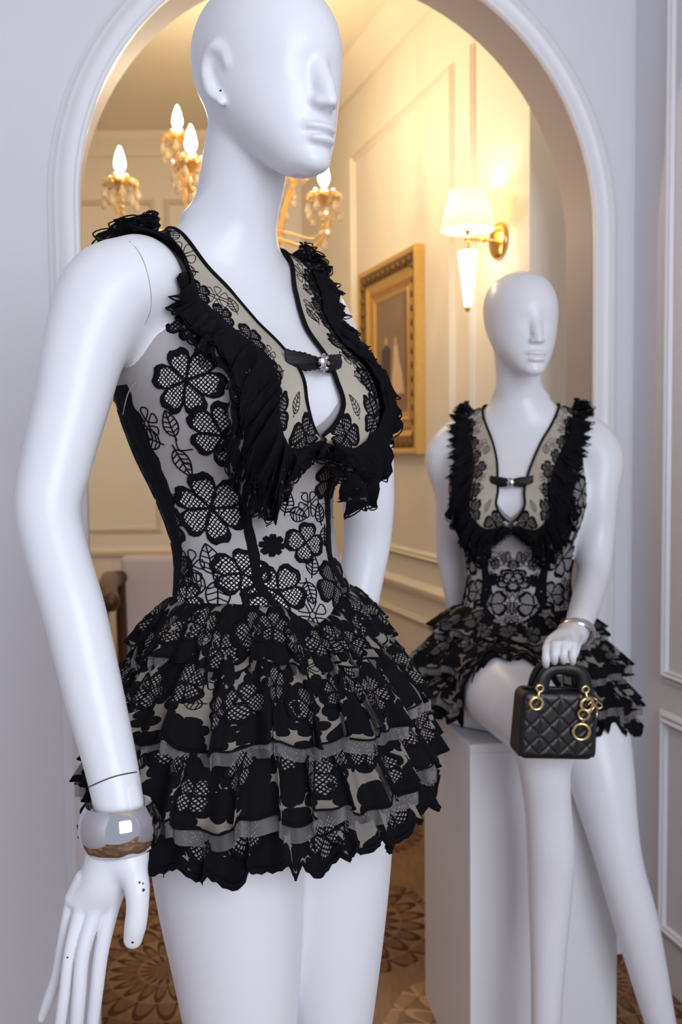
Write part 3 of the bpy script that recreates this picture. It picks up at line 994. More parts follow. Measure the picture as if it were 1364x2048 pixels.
def lace_mat(name, c0, c1, thr=0.40, scale=26.0, trans=0.0):
    """tulle carrying close-set black blossoms: overlapping round blots with scalloped rims"""
    m = bpy.data.materials.new(name); m.use_nodes = True
    global nt
    nt = m.node_tree
    p = nt.nodes['Principled BSDF']
    p.inputs['Roughness'].default_value = 0.9
    p.inputs['Specular IOR Level'].default_value = 0.15
    uv = N('ShaderNodeUVMap')
    isb = None; netm = None
    for q, (sc_k, rk) in enumerate(((scale, thr), (scale * 1.35, thr * 0.85))):
        mpn = N('ShaderNodeMapping'); mpn.inputs['Location'].default_value = (0.37 * q, 0.19 * q, 0); nt.links.new(uv.outputs[0], mpn.inputs['Vector'])
        v = N('ShaderNodeTexVoronoi', voronoi_dimensions='2D'); v.inputs['Scale'].default_value = sc_k; v.inputs['Randomness'].default_value = 0.8
        nt.links.new(mpn.outputs[0], v.inputs['Vector'])
        sb = N('ShaderNodeVectorMath', operation='SUBTRACT'); nt.links.new(mpn.outputs[0], sb.inputs[0]); nt.links.new(v.outputs['Position'], sb.inputs[1])
        s3 = N('ShaderNodeSeparateXYZ'); nt.links.new(sb.outputs[0], s3.inputs[0])
        an = mth('ARCTAN2', s3.outputs[1], s3.outputs[0])
        cs = mth('POWER', mth('ABSOLUTE', mth('COSINE', mth('MULTIPLY', an, 2.5))), 0.55)
        rr = mth('MULTIPLY', mth('MULTIPLY_ADD', cs, 0.36, 0.64), rk)
        dd = mth('DIVIDE', v.outputs['Distance'], rr)
        b1 = mth('LESS_THAN', dd, 1.0)
        isb = b1 if isb is None else mth('MAXIMUM', isb, b1)
    sp = N('ShaderNodeSeparateXYZ'); nt.links.new(uv.outputs[0], sp.inputs[0])
    a = mth('SINE', mth('MULTIPLY', sp.outputs[0], 900 * 6.28)); b = mth('SINE', mth('MULTIPLY', sp.outputs[1], 900 * 6.28))
    w = mth('MULTIPLY_ADD', mth('MULTIPLY', a, b), 0.5, 0.5)
    base = ramp(w, [(0.1, c0), (0.9, c1)])
    mx = N('ShaderNodeMix', data_type='RGBA')
    nt.links.new(isb, mx.inputs[0]); nt.links.new(base, mx.inputs[6]); mx.inputs[7].default_value = rgb(11, 10, 15)
    nt.links.new(mx.outputs[2], p.inputs['Base Color'])
    return m


def tulle_mat(name, c, alpha):
    m = bpy.data.materials.new(name); m.use_nodes = True
    global nt
    nt = m.node_tree
    p = nt.nodes['Principled BSDF']
    p.inputs['Roughness'].default_value = 0.9
    uv = N('ShaderNodeUVMap')
    sp = N('ShaderNodeSeparateXYZ'); nt.links.new(uv.outputs[0], sp.inputs[0])
    wv = N('ShaderNodeTexNoise'); wv.inputs['Scale'].default_value = 70
    mp = N('ShaderNodeMapping'); mp.inputs['Scale'].default_value = (1, 0.06, 1)
    nt.links.new(uv.outputs[0], mp.inputs['Vector']); nt.links.new(mp.outputs[0], wv.inputs['Vector'])
    p.inputs['Base Color'].default_value = c
    al = mth('ADD', alpha - 0.5, wv.outputs['Fac'])
    nt.links.new(mth('MINIMUM', mth('MAXIMUM', al, 0.12), 0.95), p.inputs['Alpha'])
    return m


M_bodice = fabric('grey_nude_tulle', rgb(136, 131, 132), rgb(182, 176, 177))
M_lapel = fabric('beige_tulle', rgb(150, 142, 130), rgb(190, 182, 168))
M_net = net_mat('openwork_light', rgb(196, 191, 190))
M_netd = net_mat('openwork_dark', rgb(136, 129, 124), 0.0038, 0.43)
M_lace = lace_mat('black_lace_on_tulle', rgb(84, 79, 74), rgb(150, 142, 131), 0.54, 22)
M_tulle = tulle_mat('grey_tulle', rgb(132, 128, 128), 0.42)
M_pipe = mat('pale_piping', rgb(190, 184, 180), 0.8)


class Surf:
    def __init__(self, P, closed=False, flip=False):
        self.P = np.asarray(P, float); self.closed = closed
        P = self.P
        if closed:
            di = np.roll(P, -1, 0) - np.roll(P, 1, 0)
        else:
            di = np.gradient(P, axis=0)
        dj = np.gradient(P, axis=1)
        n = np.cross(di, dj); n /= np.maximum(np.linalg.norm(n, axis=2, keepdims=True), 1e-12)
        self.N = -n if flip else n
        nu = P.shape[0]
        seg = np.linalg.norm((np.roll(P, -1, 0) - P) if closed else np.diff(P, axis=0), axis=2)
        self.li = seg.mean(0)                      # mean metres per index along i, for each row j
        self.lj = np.linalg.norm(np.diff(P, axis=1), axis=2).mean(1)
        self.seg = seg; self.local = False

    def ev(self, i, j, off=0.0):
        P = self.P; nu, nv = P.shape[:2]
        if self.closed: i = np.mod(i, nu)
        else: i = np.clip(i, 0, nu - 1.0001)
        j = np.clip(j, 0, nv - 1.0001)
        i0 = np.floor(i).astype(int); j0 = np.floor(j).astype(int)
        fi = (i - i0)[..., None]; fj = (j - j0)[..., None]
        i0 = i0 % nu; i1 = (i0 + 1) % nu if self.closed else np.minimum(i0 + 1, nu - 1); j1 = np.minimum(j0 + 1, nv - 1)

        def bl(A): return (A[i0, j0] * (1 - fi) + A[i1, j0] * fi) * (1 - fj) + (A[i0, j1] * (1 - fi) + A[i1, j1] * fi) * fj
        n = bl(self.N); n /= np.maximum(np.linalg.norm(n, axis=-1, keepdims=True), 1e-9)
        return bl(P) + n * np.asarray(off)[..., None]

    def put(self, i0, j0, xy, off):
        """xy metres in the surface around (i0,j0): x along i, y along j"""
        li = self.li[int(np.clip(round(j0), 0, len(self.li) - 1))]
        lj = self.lj[int(round(i0)) % len(self.lj)]
        if self.local:
            k = len(self.seg); li = np.mean([self.seg[(int(i0) + q) % k, int(np.clip(j0, 0, self.seg.shape[1] - 1))] for q in range(-3, 4)])
        xy = np.asarray(xy, float)
        return self.ev(i0 + xy[..., 0] / li, j0 + xy[..., 1] / lj, off)

    def near(self, p):
        d = ((self.P - np.asarray(p)) ** 2).sum(2)
        return np.unravel_index(np.argmin(d), d.shape)

    def build(self, name, m, parent, thick=0.0):
        mb = MB(); mb.grid(self.P, closed_u=self.closed)
        nu, nv = self.P.shape[:2]
        ui = np.arange(nu) * self.li.mean(); vj = np.arange(nv) * self.lj.mean()
        mb.uv = np.stack([np.repeat(ui, nv), np.tile(vj, nu)], 1)
        o = mb.build(name, m, parent)
        if thick:
            s = o.modifiers.new('thickness', 'SOLIDIFY'); s.thickness = thick; s.offset = 0
        return o


def rot2(xy, a):
    c, s = math.cos(a), math.sin(a)
    xy = np.asarray(xy, float)
    return np.stack([c * xy[..., 0] - s * xy[..., 1], s * xy[..., 0] + c * xy[..., 1]], -1)


def flower(S, i0, j0, R, a0, parent, n=6, net=None, name='lace_flower', sx=1.0, sy=1.0):
    """embroidered blossom lying on surface S: thick black rim, openwork petals, ribs between them"""
    net = net or M_net
    m = 9
    A = np.arange(n * m) / (n * m) * 2 * PI
    loc = (A * n / (2 * PI)) % 1.0 - 0.5
    jig = 1 + 0.08 * np.sin(A * 2 + a0 * 5)
    r = R * jig * (0.60 + 0.40 * np.cos(loc * PI) ** 0.55) * (1 - 0.10 * np.exp(-(loc / 0.10) ** 2))
    w = R * 0.17
    d = np.stack([np.cos(A), np.sin(A)], 1)
    sc = np.array((sx, sy))
    h = 0.0021
    rings = [(r, 0.0002), (r * 0.985, h), (r - w, h), (r - w * 1.12, 0.0009)]
    V = []; UV = []
    for rr, off in rings:
        xy = rot2(d * rr[:, None], a0) * sc
        V.append(S.put(i0, j0, xy, np.full(len(xy), off))); UV.append(xy)
    for q in (0.45,):
        xy = rot2(d * (r * q)[:, None], a0) * sc
        V.append(S.put(i0, j0, xy, np.full(len(xy), 0.0009))); UV.append(xy)
    c = S.put(i0, j0, np.zeros((1, 2)), np.array([0.0009]))
    k = len(A)
    mb = MB()
    verts = np.concatenate(V + [c])
    fs = []; ms = []
    for q in range(4):
        for t in range(k):
            t2 = (t + 1) % k
            fs.append((q * k + t, q * k + t2, (q + 1) * k + t2, (q + 1) * k + t)); ms.append(0 if q < 3 else 1)
    for t in range(k):
        fs.append((4 * k + t, 4 * k + (t + 1) % k, 5 * k)); ms.append(1)
    mb.add(verts, fs); mb.m = ms
    uv = list(np.concatenate(UV + [np.zeros((1, 2))]))
    # ribs between the petals and a knotted centre
    for q in range(n):
        a = (q) / n * 2 * PI
        dd = np.array((math.cos(a), math.sin(a))); nn = np.array((-dd[1], dd[0]))
        pts = [dd * R * 0.05 - nn * R * .035, dd * R * 0.05 + nn * R * .035, dd * R * 0.50 + nn * R * .05, dd * R * 0.50 - nn * R * .05]
        xy = rot2(np.array(pts), a0) * sc
        mb.add(S.put(i0, j0, xy, np.full(4, 0.0018)), [(0, 1, 2, 3)]); uv += list(xy)
    ca = np.arange(8) / 8 * 2 * PI
    xy = np.stack([np.cos(ca), np.sin(ca)], 1) * R * 0.10
    mb.add(np.concatenate([S.put(i0, j0, xy, np.full(8, 0.0012)), S.put(i0, j0, np.zeros((1, 2)), np.array([0.0026]))]), [(t, (t + 1) % 8, 8) for t in range(8)])
    uv += list(xy) + [np.zeros(2)]
    mb.uv = np.array(uv)
    return mb.build(name, [M_black, net], parent)


def thread(mb, S, i0, j0, pts, w):
    """a raised embroidery thread along 2D points"""
    pts = np.asarray(pts, float)
    if len(pts) < 2: return
    t = np.gradient(pts, axis=0); t /= np.maximum(np.linalg.norm(t, axis=1, keepdims=True), 1e-9)
    n = np.stack([-t[:, 1], t[:, 0]], 1) * w * 0.5
    L = S.put(i0, j0, pts - n, np.full(len(pts), 0.0002)); C = S.put(i0, j0, pts, np.full(len(pts), 0.0012 + w * 0.2)); R = S.put(i0, j0, pts + n, np.full(len(pts), 0.0002))
    mb.grid(np.stack([L, C, R], 1))


def leaf(S, i0, j0, L, a0, parent, w=0.0016):
    t = np.linspace(0, 1, 13)
    half = 0.36 * L * np.sin(PI * t ** 0.75) ** 0.85
    up_ = np.stack([half, t * L], 1); dn = np.stack([-half, t * L], 1)
    mb = MB()
    for q in (up_, dn): thread(mb, S, i0, j0, rot2(q, a0), w)
    thread(mb, S, i0, j0, rot2(np.array([(0, -0.18 * L), (0, 0.45 * L), (0, 0.95 * L)]), a0), w)
    for s in (-1, 1):
        for f in (0.14, 0.32, 0.50, 0.68):
            hw = 0.36 * L * math.sin(PI * min(1, f + 0.10) ** 0.75) ** 0.85 * 0.95
            thread(mb, S, i0, j0, rot2(np.array([(0, f * L), (s * hw * .5, (f + .07) * L), (s * hw, (f + 0.12) * L)]), a0), w * 0.8)
    return mb.build('lace_leaf', M_black, parent)


def daisy(S, i0, j0, R, a0, parent, n=6, w=0.0014):
    mb = MB()
    for q in range(n):
        a = a0 + q / n * 2 * PI
        t = np.linspace(0, 1, 9)
        x = R * (0.22 + 0.78 * np.sin(PI * t) ** 0.8); y = R * 0.30 * np.sin(2 * PI * t) * -1
        thread(mb, S, i0, j0, rot2(np.stack([x, y], 1), a), w)
    ca = np.linspace(0, 2 * PI, 9)
    thread(mb, S, i0, j0, np.stack([np.cos(ca), np.sin(ca)], 1) * R * .2, w)
    return mb.build('lace_daisy', M_black, parent)


def stem(S, i0, j0, pts, parent, w=0.0016):
    mb = MB(); thread(mb, S, i0, j0, spline(np.c_[np.array(pts, float), np.zeros(len(pts))], 14)[:, :2], w)
    return mb.build('lace_stem', M_black, parent)


# ---- torso as seen from its axis: radius over angle and height
def shell(zs, th, off):
    """points of the torso skin for heights zs (array [nth,nz] or [nz]) and angles th (0 = front, + to her left)"""
    th = np.asarray(th); zs = np.asarray(zs)
    if zs.ndim == 1: zs = np.broadcast_to(zs, (len(th), len(zs)))
    f = hermite(TORSO[:, 0], TORSO[:, 2], zs); b = hermite(TORSO[:, 0], TORSO[:, 3], zs)
    yc = 0.5 * (f + b)
    dx = np.sin(th)[:, None]; dy = -np.cos(th)[:, None]
    lo = np.full(zs.shape, 0.01); hi = np.full(zs.shape, 0.30)
    for _ in range(22):
        mid = 0.5 * (lo + hi)
        ins = torso_local(dx * mid, yc + dy * mid, zs) < 0
        lo = np.where(ins, mid, lo); hi = np.where(ins, hi, mid)
    r = lo + off
    return np.stack([dx * r, yc + dy * r, zs + 0 * r], -1)


NTH = 144
TH = np.arange(NTH) / NTH * 2 * PI
TD = np.degrees(np.minimum(TH, 2 * PI - TH))
ztop = np.interp(TD, [0, 6, 14, 26, 40, 54, 64, 74, 84, 96, 108, 122, 140, 180], [1.350, 1.362, 1.395, 1.440, 1.478, 1.500, 1.497, 1.470, 1.430, 1.412, 1.430, 1.470, 1.495, 1.500])
zbot = np.interp(TD, [0, 14, 30, 60, 100, 180], [1.112, 1.122, 1.142, 1.150, 1.152, 1.150])
NZ = 44
Zg = zbot[:, None] + (ztop - zbot)[:, None] * np.linspace(0, 1, NZ)[None, :]
BOD = Surf(shell(Zg, TH, 0.0045), closed=True)
if np.mean(np.sum(BOD.N * (BOD.P - BOD.P.mean((0, 1))), -1)) < 0: BOD.N *= -1

ZR = np.linspace(1.085, 1.53, 60)
MAP = Surf(shell(ZR, TH, 0.0045), closed=True)
if np.mean(np.sum(MAP.N * (MAP.P - MAP.P.mean((0, 1))), -1)) < 0: MAP.N *= -1
MAP.local = True
MFA = FA.matrix()
bvs = BVHTree.FromPolygons([tuple(v) for v in FA.w(BOD.P).reshape(-1, 3)], [(i * NZ + j, i * NZ + j + 1, ((i + 1) % NTH) * NZ + j + 1, ((i + 1) % NTH) * NZ + j) for i in range(NTH) for j in range(NZ - 1)])


def hit(bvh, u, v):
    loc, nrm, idx, dist = bvh.ray_cast(CAM, ray(u, v))
    return loc


def bod_ij(u, v):
    h = hit(bvs, u, v)
    if h is None:
        h = bvs.find_nearest(at(u, v, 1.12))[0]
    return MAP.near(FA.l(np.array(h)))


# motifs on the bodice, read off the photograph: column, row, radius (m), turn, petals, dark net?
FLOWERS = [(368, 760, .048, .3, 6, 0), (452, 872, .046, .9, 6, 0), (422, 1013, .048, .05, 6, 0), (518, 925, .038, .4, 5, 0), (487, 1152, .036, .7, 5, 0),
           (556, 1180, .042, .2, 5, 0), (610, 1082, .032, .5, 4, 0), (372, 1197, .025, .3, 5, 0)]
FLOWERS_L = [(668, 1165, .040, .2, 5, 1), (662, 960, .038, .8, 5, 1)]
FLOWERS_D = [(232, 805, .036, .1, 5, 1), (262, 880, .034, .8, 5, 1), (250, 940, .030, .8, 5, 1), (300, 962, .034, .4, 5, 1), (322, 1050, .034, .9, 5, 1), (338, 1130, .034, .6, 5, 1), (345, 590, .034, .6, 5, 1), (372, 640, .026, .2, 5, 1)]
LEAVES = [(352, 905, .026, -2.9), (352, 878, .024, .2), (322, 888, .026, 1.2), (428, 1152, .028, .1), (410, 1175, .027, 1.3), (436, 1160, .030, 3.1), (545, 1035, .022, .6), (572, 1022, .022, -.3), (580, 1028, .021, -1.9), (622, 1150, .022, -.4), (614, 1158, .022, 3.2), (405, 655, .026, .2), (425, 690, .024, 2.6), (640, 1040, .022, .2), (648, 1060, .02, 3.0)]
DAISIES = [(378, 1130, .019, .2), (618, 1010, .017, .1), (622, 1225, .021, .3), (292, 842, .018, .4), (500, 650, .018, .2)]
STEMS = [((352, 878), (360, 895), (385, 905)), ((428, 1150), (445, 1158), (470, 1160)), ((530, 1055), (560, 1042), (590, 1030), (606, 1012)), ((590, 1030), (600, 1042), (598, 1050)), ((572, 1000), (580, 985), (600, 980)), ((612, 1158), (600, 1160), (590, 1150)), ((352, 905), (365, 925), (378, 930), (384, 938))]
SEAMS = [([(488, 792), (486, 880), (488, 960), (494, 1030), (507, 1100), (522, 1170), (530, 1238)], .018), ([(236, 772), (262, 830), (292, 900), (322, 975), (342, 1050), (347, 1110), (340, 1188)], .032), ([(212, 792), (228, 860), (262, 940), (300, 1012), (326, 1080), (330, 1180)], .020), ([(655, 905), (662, 960), (655, 1040), (660, 1120), (690, 1180)], .020)]


def bodice_parts(dress, which):
    b = BOD.build('bodice', M_bodice, dress)
    b['label'] = 'grey tulle bodice with black blossoms and seams'
    fl = FLOWERS + FLOWERS_D + (FLOWERS_L if which == 'a' else [])
    objs = []
    for (u, v, R, a, n, dk) in fl:
        i, j = bod_ij(u, v)
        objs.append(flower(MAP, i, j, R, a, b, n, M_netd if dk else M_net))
    for (u, v, L, a) in LEAVES:
        i, j = bod_ij(u, v); objs.append(leaf(MAP, i, j, L * 1.3, a, b, 0.0019))
    for (u, v, R, a) in DAISIES:
        i, j = bod_ij(u, v); objs.append(daisy(MAP, i, j, R * 1.1, a, b, 6, 0.0017))
    i, j = bod_ij(545, 1085)
    objs.append(flower(MAP, i, j, .017, 0.2, b, 8, M_black, 'small_lace_flower'))
    for s in STEMS:
        ij = np.array([bod_ij(*q) for q in s], float)
        i0, j0 = ij[0]
        pts = np.stack([(ij[:, 0] - i0) * MAP.seg[int(i0), int(j0)], (ij[:, 1] - j0) * MAP.lj[int(i0)]], 1)
        objs.append(stem(MAP, i0, j0, pts, b))
    for s, w in SEAMS:
        ij = np.array([bod_ij(*q) for q in s], float)
        ij[:, 0] = np.where(ij[:, 0] - ij[0, 0] > NTH / 2, ij[:, 0] - NTH, np.where(ij[:, 0] - ij[0, 0] < -NTH / 2, ij[:, 0] + NTH, ij[:, 0]))
        q = spline(np.c_[ij, np.zeros(len(ij))], 40)
        wob = 1 + 0.18 * np.sin(np.arange(40) * 1.3) * np.sin(np.arange(40) * 0.37)
        rows = [MAP.ev(q[:, 0] + f * wob * w / MAP.seg[int(q[20, 0]) % NTH, 30], q[:, 1], np.full(40, o)) for f, o in ((-.5, .0002), (-.46, .0020), (0, .0026), (.46, .0020), (.5, .0002))]
        mb = MB(); mb.grid(np.stack(rows, 1)); objs.append(mb.build('seam_band', M_black, b))
    # piping round the armholes
    for sgn in (-1, 1):
        ii = np.linspace(58, 130, 40) / 360 * NTH * sgn
        P = BOD.ev(ii, np.full(40, NZ - 1.0), np.full(40, .002))
        mb = MB(); mb.tube(P, 0.0024, 6); mb.build('armhole_piping', M_pipe, b)
    if which == 'b':      # the other half of the front repeats the pattern in mirror image
        for o in objs:
            c = o.copy(); COL.objects.link(c); c.parent = b; c.scale = (-1, 1, 1)
    return b


# ---- collar: lapels with ruffles, from curves traced on the body
def body_local(u, v, lift):
    h = hit(BVA, u, v)
    if h is None:
        h = BVA.find_nearest(at(u, v, 1.10))[0]
    loc, nrm, _, _ = BVA.find_nearest(h)
    return FA.l(np.array(loc + nrm * lift))


def snap(p, lift):
    loc, nrm, _, _ = BVA.find_nearest(Vector(FA.w(np.array(p))))
    return FA.l(np.array(loc + nrm * lift))


def front(x, z, lift):
    """point on the front of the torso at (x, z), raised by lift"""
    lo, hi = -0.2, 0.09
    for _ in range(30):
        m = (lo + hi) / 2
        if torso_local(np.array(x), np.array(m), np.array(z)) < 0: hi = m
        else: lo = m
    n = np.array((x * 0.8, lo - 0.08, 0.0)); n /= np.linalg.norm(n)
    return np.array((x, lo, z)) + n * lift


LAP_I = [snap((-.058, .150, 1.56), .005), snap((-.068, .115, 1.585), .005), snap((-.080, .068, 1.582), .005)] + [front(x, z, l) for x, z, l in ((-.066, 1.545, .005), (-.050, 1.510, .006), (-.037, 1.470, .007), (-.029, 1.430, .009), (-.026, 1.405, .011), (-.028, 1.378, .013), (-.018, 1.355, .015), (-.004, 1.340, .016))]
LAP_J = [snap((-.090, .155, 1.53), .007), snap((-.100, .118, 1.57), .008), snap((-.112, .066, 1.565), .009)] + [front(x, z, l) for x, z, l in ((-.102, 1.530, .009), (-.090, 1.495, .010), (-.080, 1.458, .012), (-.077, 1.420, .014), (-.078, 1.385, .016), (-.074, 1.350, .019), (-.045, 1.322, .024), (-.006, 1.333, .022))]
LAP_O = [snap((-.125, .150, 1.54), .026), snap((-.140, .110, 1.56), .034), snap((-.140, .062, 1.560), .034)] + [front(x, z, l) for x, z, l in ((-.126, 1.522, .030), (-.120, 1.482, .028), (-.118, 1.440, .028), (-.117, 1.402, .030), (-.113, 1.362, .034), (-.100, 1.302, .046), (-.062, 1.252, .056), (-.010, 1.312, .040))]


def push(P, frame, bvh, need):
    """keep cloth points outside the body"""
    sh = P.shape
    W = frame.w(P.reshape(-1, 3))
    for q in range(len(W)):
        v = Vector(W[q])
        lo, nr, _, ds = bvh.find_nearest(v)
        d = (v - lo).dot(nr)
        if d < need and ds < 0.10:
            W[q] = np.array(lo + nr * need)
    return frame.l(W).reshape(sh)


def collar(dress, sgn, frame, bvh):
    I, J, O = (spline(np.array(q), 90) for q in (LAP_I, LAP_J, LAP_O))
    for A in (I, J, O): A[:, 0] *= sgn * 1.0
    t = np.linspace(0, 1, 9)[None, :, None]
    arch_ = 0.004 * np.sin(PI * t)
    P = I[:, None, :] * (1 - t) + J[:, None, :] * t
    # bulge away from the torso axis
    out = P - np.array((0, 0.06, 0)); out[..., 2] = 0; out /= np.linalg.norm(out, axis=2, keepdims=True)
    P = P + out * arch_
    P = push(P, frame, bvh, 0.005)
    lap = Surf(P)
    if np.mean(np.sum(lap.N * out, -1)) < 0: lap.N *= -1
    lo = lap.build('lapel', M_lapel, dress, 0.0012)
    lo['label'] = 'beige tulle lapel edged with a black ruffle'
    # black edge along the neckline
    mb = MB(); mb.tube(lap.P[:, 0], 0.0028, 6); mb.build('neckline_binding', M_black, lo)
    rnd = random.Random(3 if sgn > 0 else 4)
    for q, (i, j, L, a) in enumerate(((24, 4, .022, 2.2), (33, 3, .021, .6), (47, 3, .022, 2.0), (66, 4, .024, .4), (76, 4, .022, 2.6))):
        leaf(lap, i, j, L, a, lo)
    for (i, j, R, a) in ((28, 4, .017, .3), (41, 4, .017, 1.0), (60, 5, .015, .2)):
        daisy(lap, i, j, R, a, lo)
    for (i, j, R, a) in ((20, 7, .022, .2), (37, 7, .02, .7), (54, 6, .026, .5), (45, 7, .02, .5), (64, 7, .022, 1.1), (28, 7, .018, .4), (72, 7, .026, .1), (83, 4, .026, .9)):
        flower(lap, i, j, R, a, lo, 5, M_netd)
    # two gathered ruffles
    n, m = 520, 9
    Jd = spline(J, n); Od = spline(O, n)
    L = np.concatenate([[0], np.cumsum(np.linalg.norm(np.diff(Jd, axis=0), axis=1))])
    tg = np.gradient(Jd, axis=0); tg /= np.linalg.norm(tg, axis=1, keepdims=True)
    outd = Jd - np.array((0, 0.06, 0)); outd[:, 2] = 0; outd /= np.linalg.norm(outd, axis=1, keepdims=True)
    for layer, (frac, amp, freq, back) in enumerate(((1.0, .0100, 210, -.004), (0.72, .0090, 270, .007))):
        v = np.linspace(0, 1, m)
        ph = L * freq + 2.2 * np.sin(L * 43 + layer * 2) + 1.5 * np.sin(L * 97 + layer)
        P = np.empty((n, m, 3))
        scal = 1 + 0.07 * np.abs(np.sin(ph * 1.5)) + 0.12 * np.sin(L * 60 + layer)
        for k, vv in enumerate(v):
            w = (Od - Jd) * (vv * frac * scal)[:, None] if False else (Od - Jd) * (vv * frac) * scal[:, None]
            a = amp * min(1, vv * 1.7 + 0.10)
            crk = 0.0022 * vv * (np.sin(L * 610 + 9 * vv + layer) + np.sin(L * 870 - 14 * vv))
            P[:, k] = Jd - (Od - Jd) * 0.10 + w + outd * (back + a * np.sin(ph + 0.9 * np.sin(vv * 3 + L * 25)) + crk + 0.006 * np.sin(PI * vv))[:, None] + tg * (a * 1.1 * np.cos(ph + vv * 1.6))[:, None] + tg * (0.004 * vv * np.sin(L * 131 + layer))[:, None]
        P = push(P, frame, bvh, 0.006 + 0.004 * layer)
        rs = Surf(P)
        ro = rs.build('ruffle', M_black if layer else M_blacklace, dress, 0.0008)
        od = P[:, -1] - P[:, -3]; od /= np.maximum(np.linalg.norm(od, axis=1, keepdims=True), 1e-9)
        lp = np.abs(np.sin(np.arange(n) * PI / 6.5))[:, None]
        mb = MB(); mb.tube(P[:, -1] + od * (0.0005 + 0.0046 * lp), 0.0010, 4); mb.tube(P[::2, -1], 0.0010, 4); mb.build('lace_edging', M_black, ro)
    return lo


M_blacklace = lace_mat('dense_black_lace', rgb(60, 57, 58), rgb(96, 92, 92), 0.62, 70)


def bridge(dress):
    """gathered black band across the neckline with a clear stone"""
    I = spline(np.array(LAP_I), 90)
    a = I[66]; zc = a[2] - 0.004
    x = np.linspace(-1, 1, 41)
    hw = abs(a[0]) + 0.014
    P = []
    for q in x:
        hgt = 0.0105 * (0.62 + 0.38 * min(1, abs(q) * 2.2)) + 0.0006 * math.sin(q * 40)
        row = []
        for k in range(9):
            s = k / 8 * 2 - 1
            yv = a[1] - 0.006 - 0.010 * (1 - q * q) - 0.003 * math.cos(s * PI / 2) - 0.0014 * math.sin(s * 9 + abs(q) * 7) * (1 - 0.6 * abs(q))
            row.append((q * hw, yv, zc - 0.004 * (1 - q * q) + s * hgt))
        P.append(row)
    S = Surf(np.array(P)); o = S.build('neckline_band', M_satin, dress, 0.0016)
    mb = MB()
    c = np.array(P)[20, 4] + np.array((0, -0.004, 0))
    mb.ball(c, 0.0085, 10, 6, sc=(0.8, 0.55, 1.0))
    for k in range(8):
        an = k / 8 * 2 * PI
        mb.ball(c + np.array((math.cos(an) * .0070, -0.002, math.sin(an) * .0088)), 0.0022, 6, 4)
    g = mb.build('crystal_brooch', M_silver, o, smooth=False)
    g['label'] = 'small silver stone brooch'


# ---- tiered peplum
TIERS = [  # attach z, bottom z, start offset, flare, amplitude, waves
    (1.150, 1.090, 0.004, 0.052, 0.0100, 21),
    (1.105, 1.012, 0.014, 0.072, 0.0125, 23),
    (1.035, 0.938, 0.020, 0.066, 0.0110, 25),
    (0.970, 0.892, 0.022, 0.050, 0.0090, 22)]


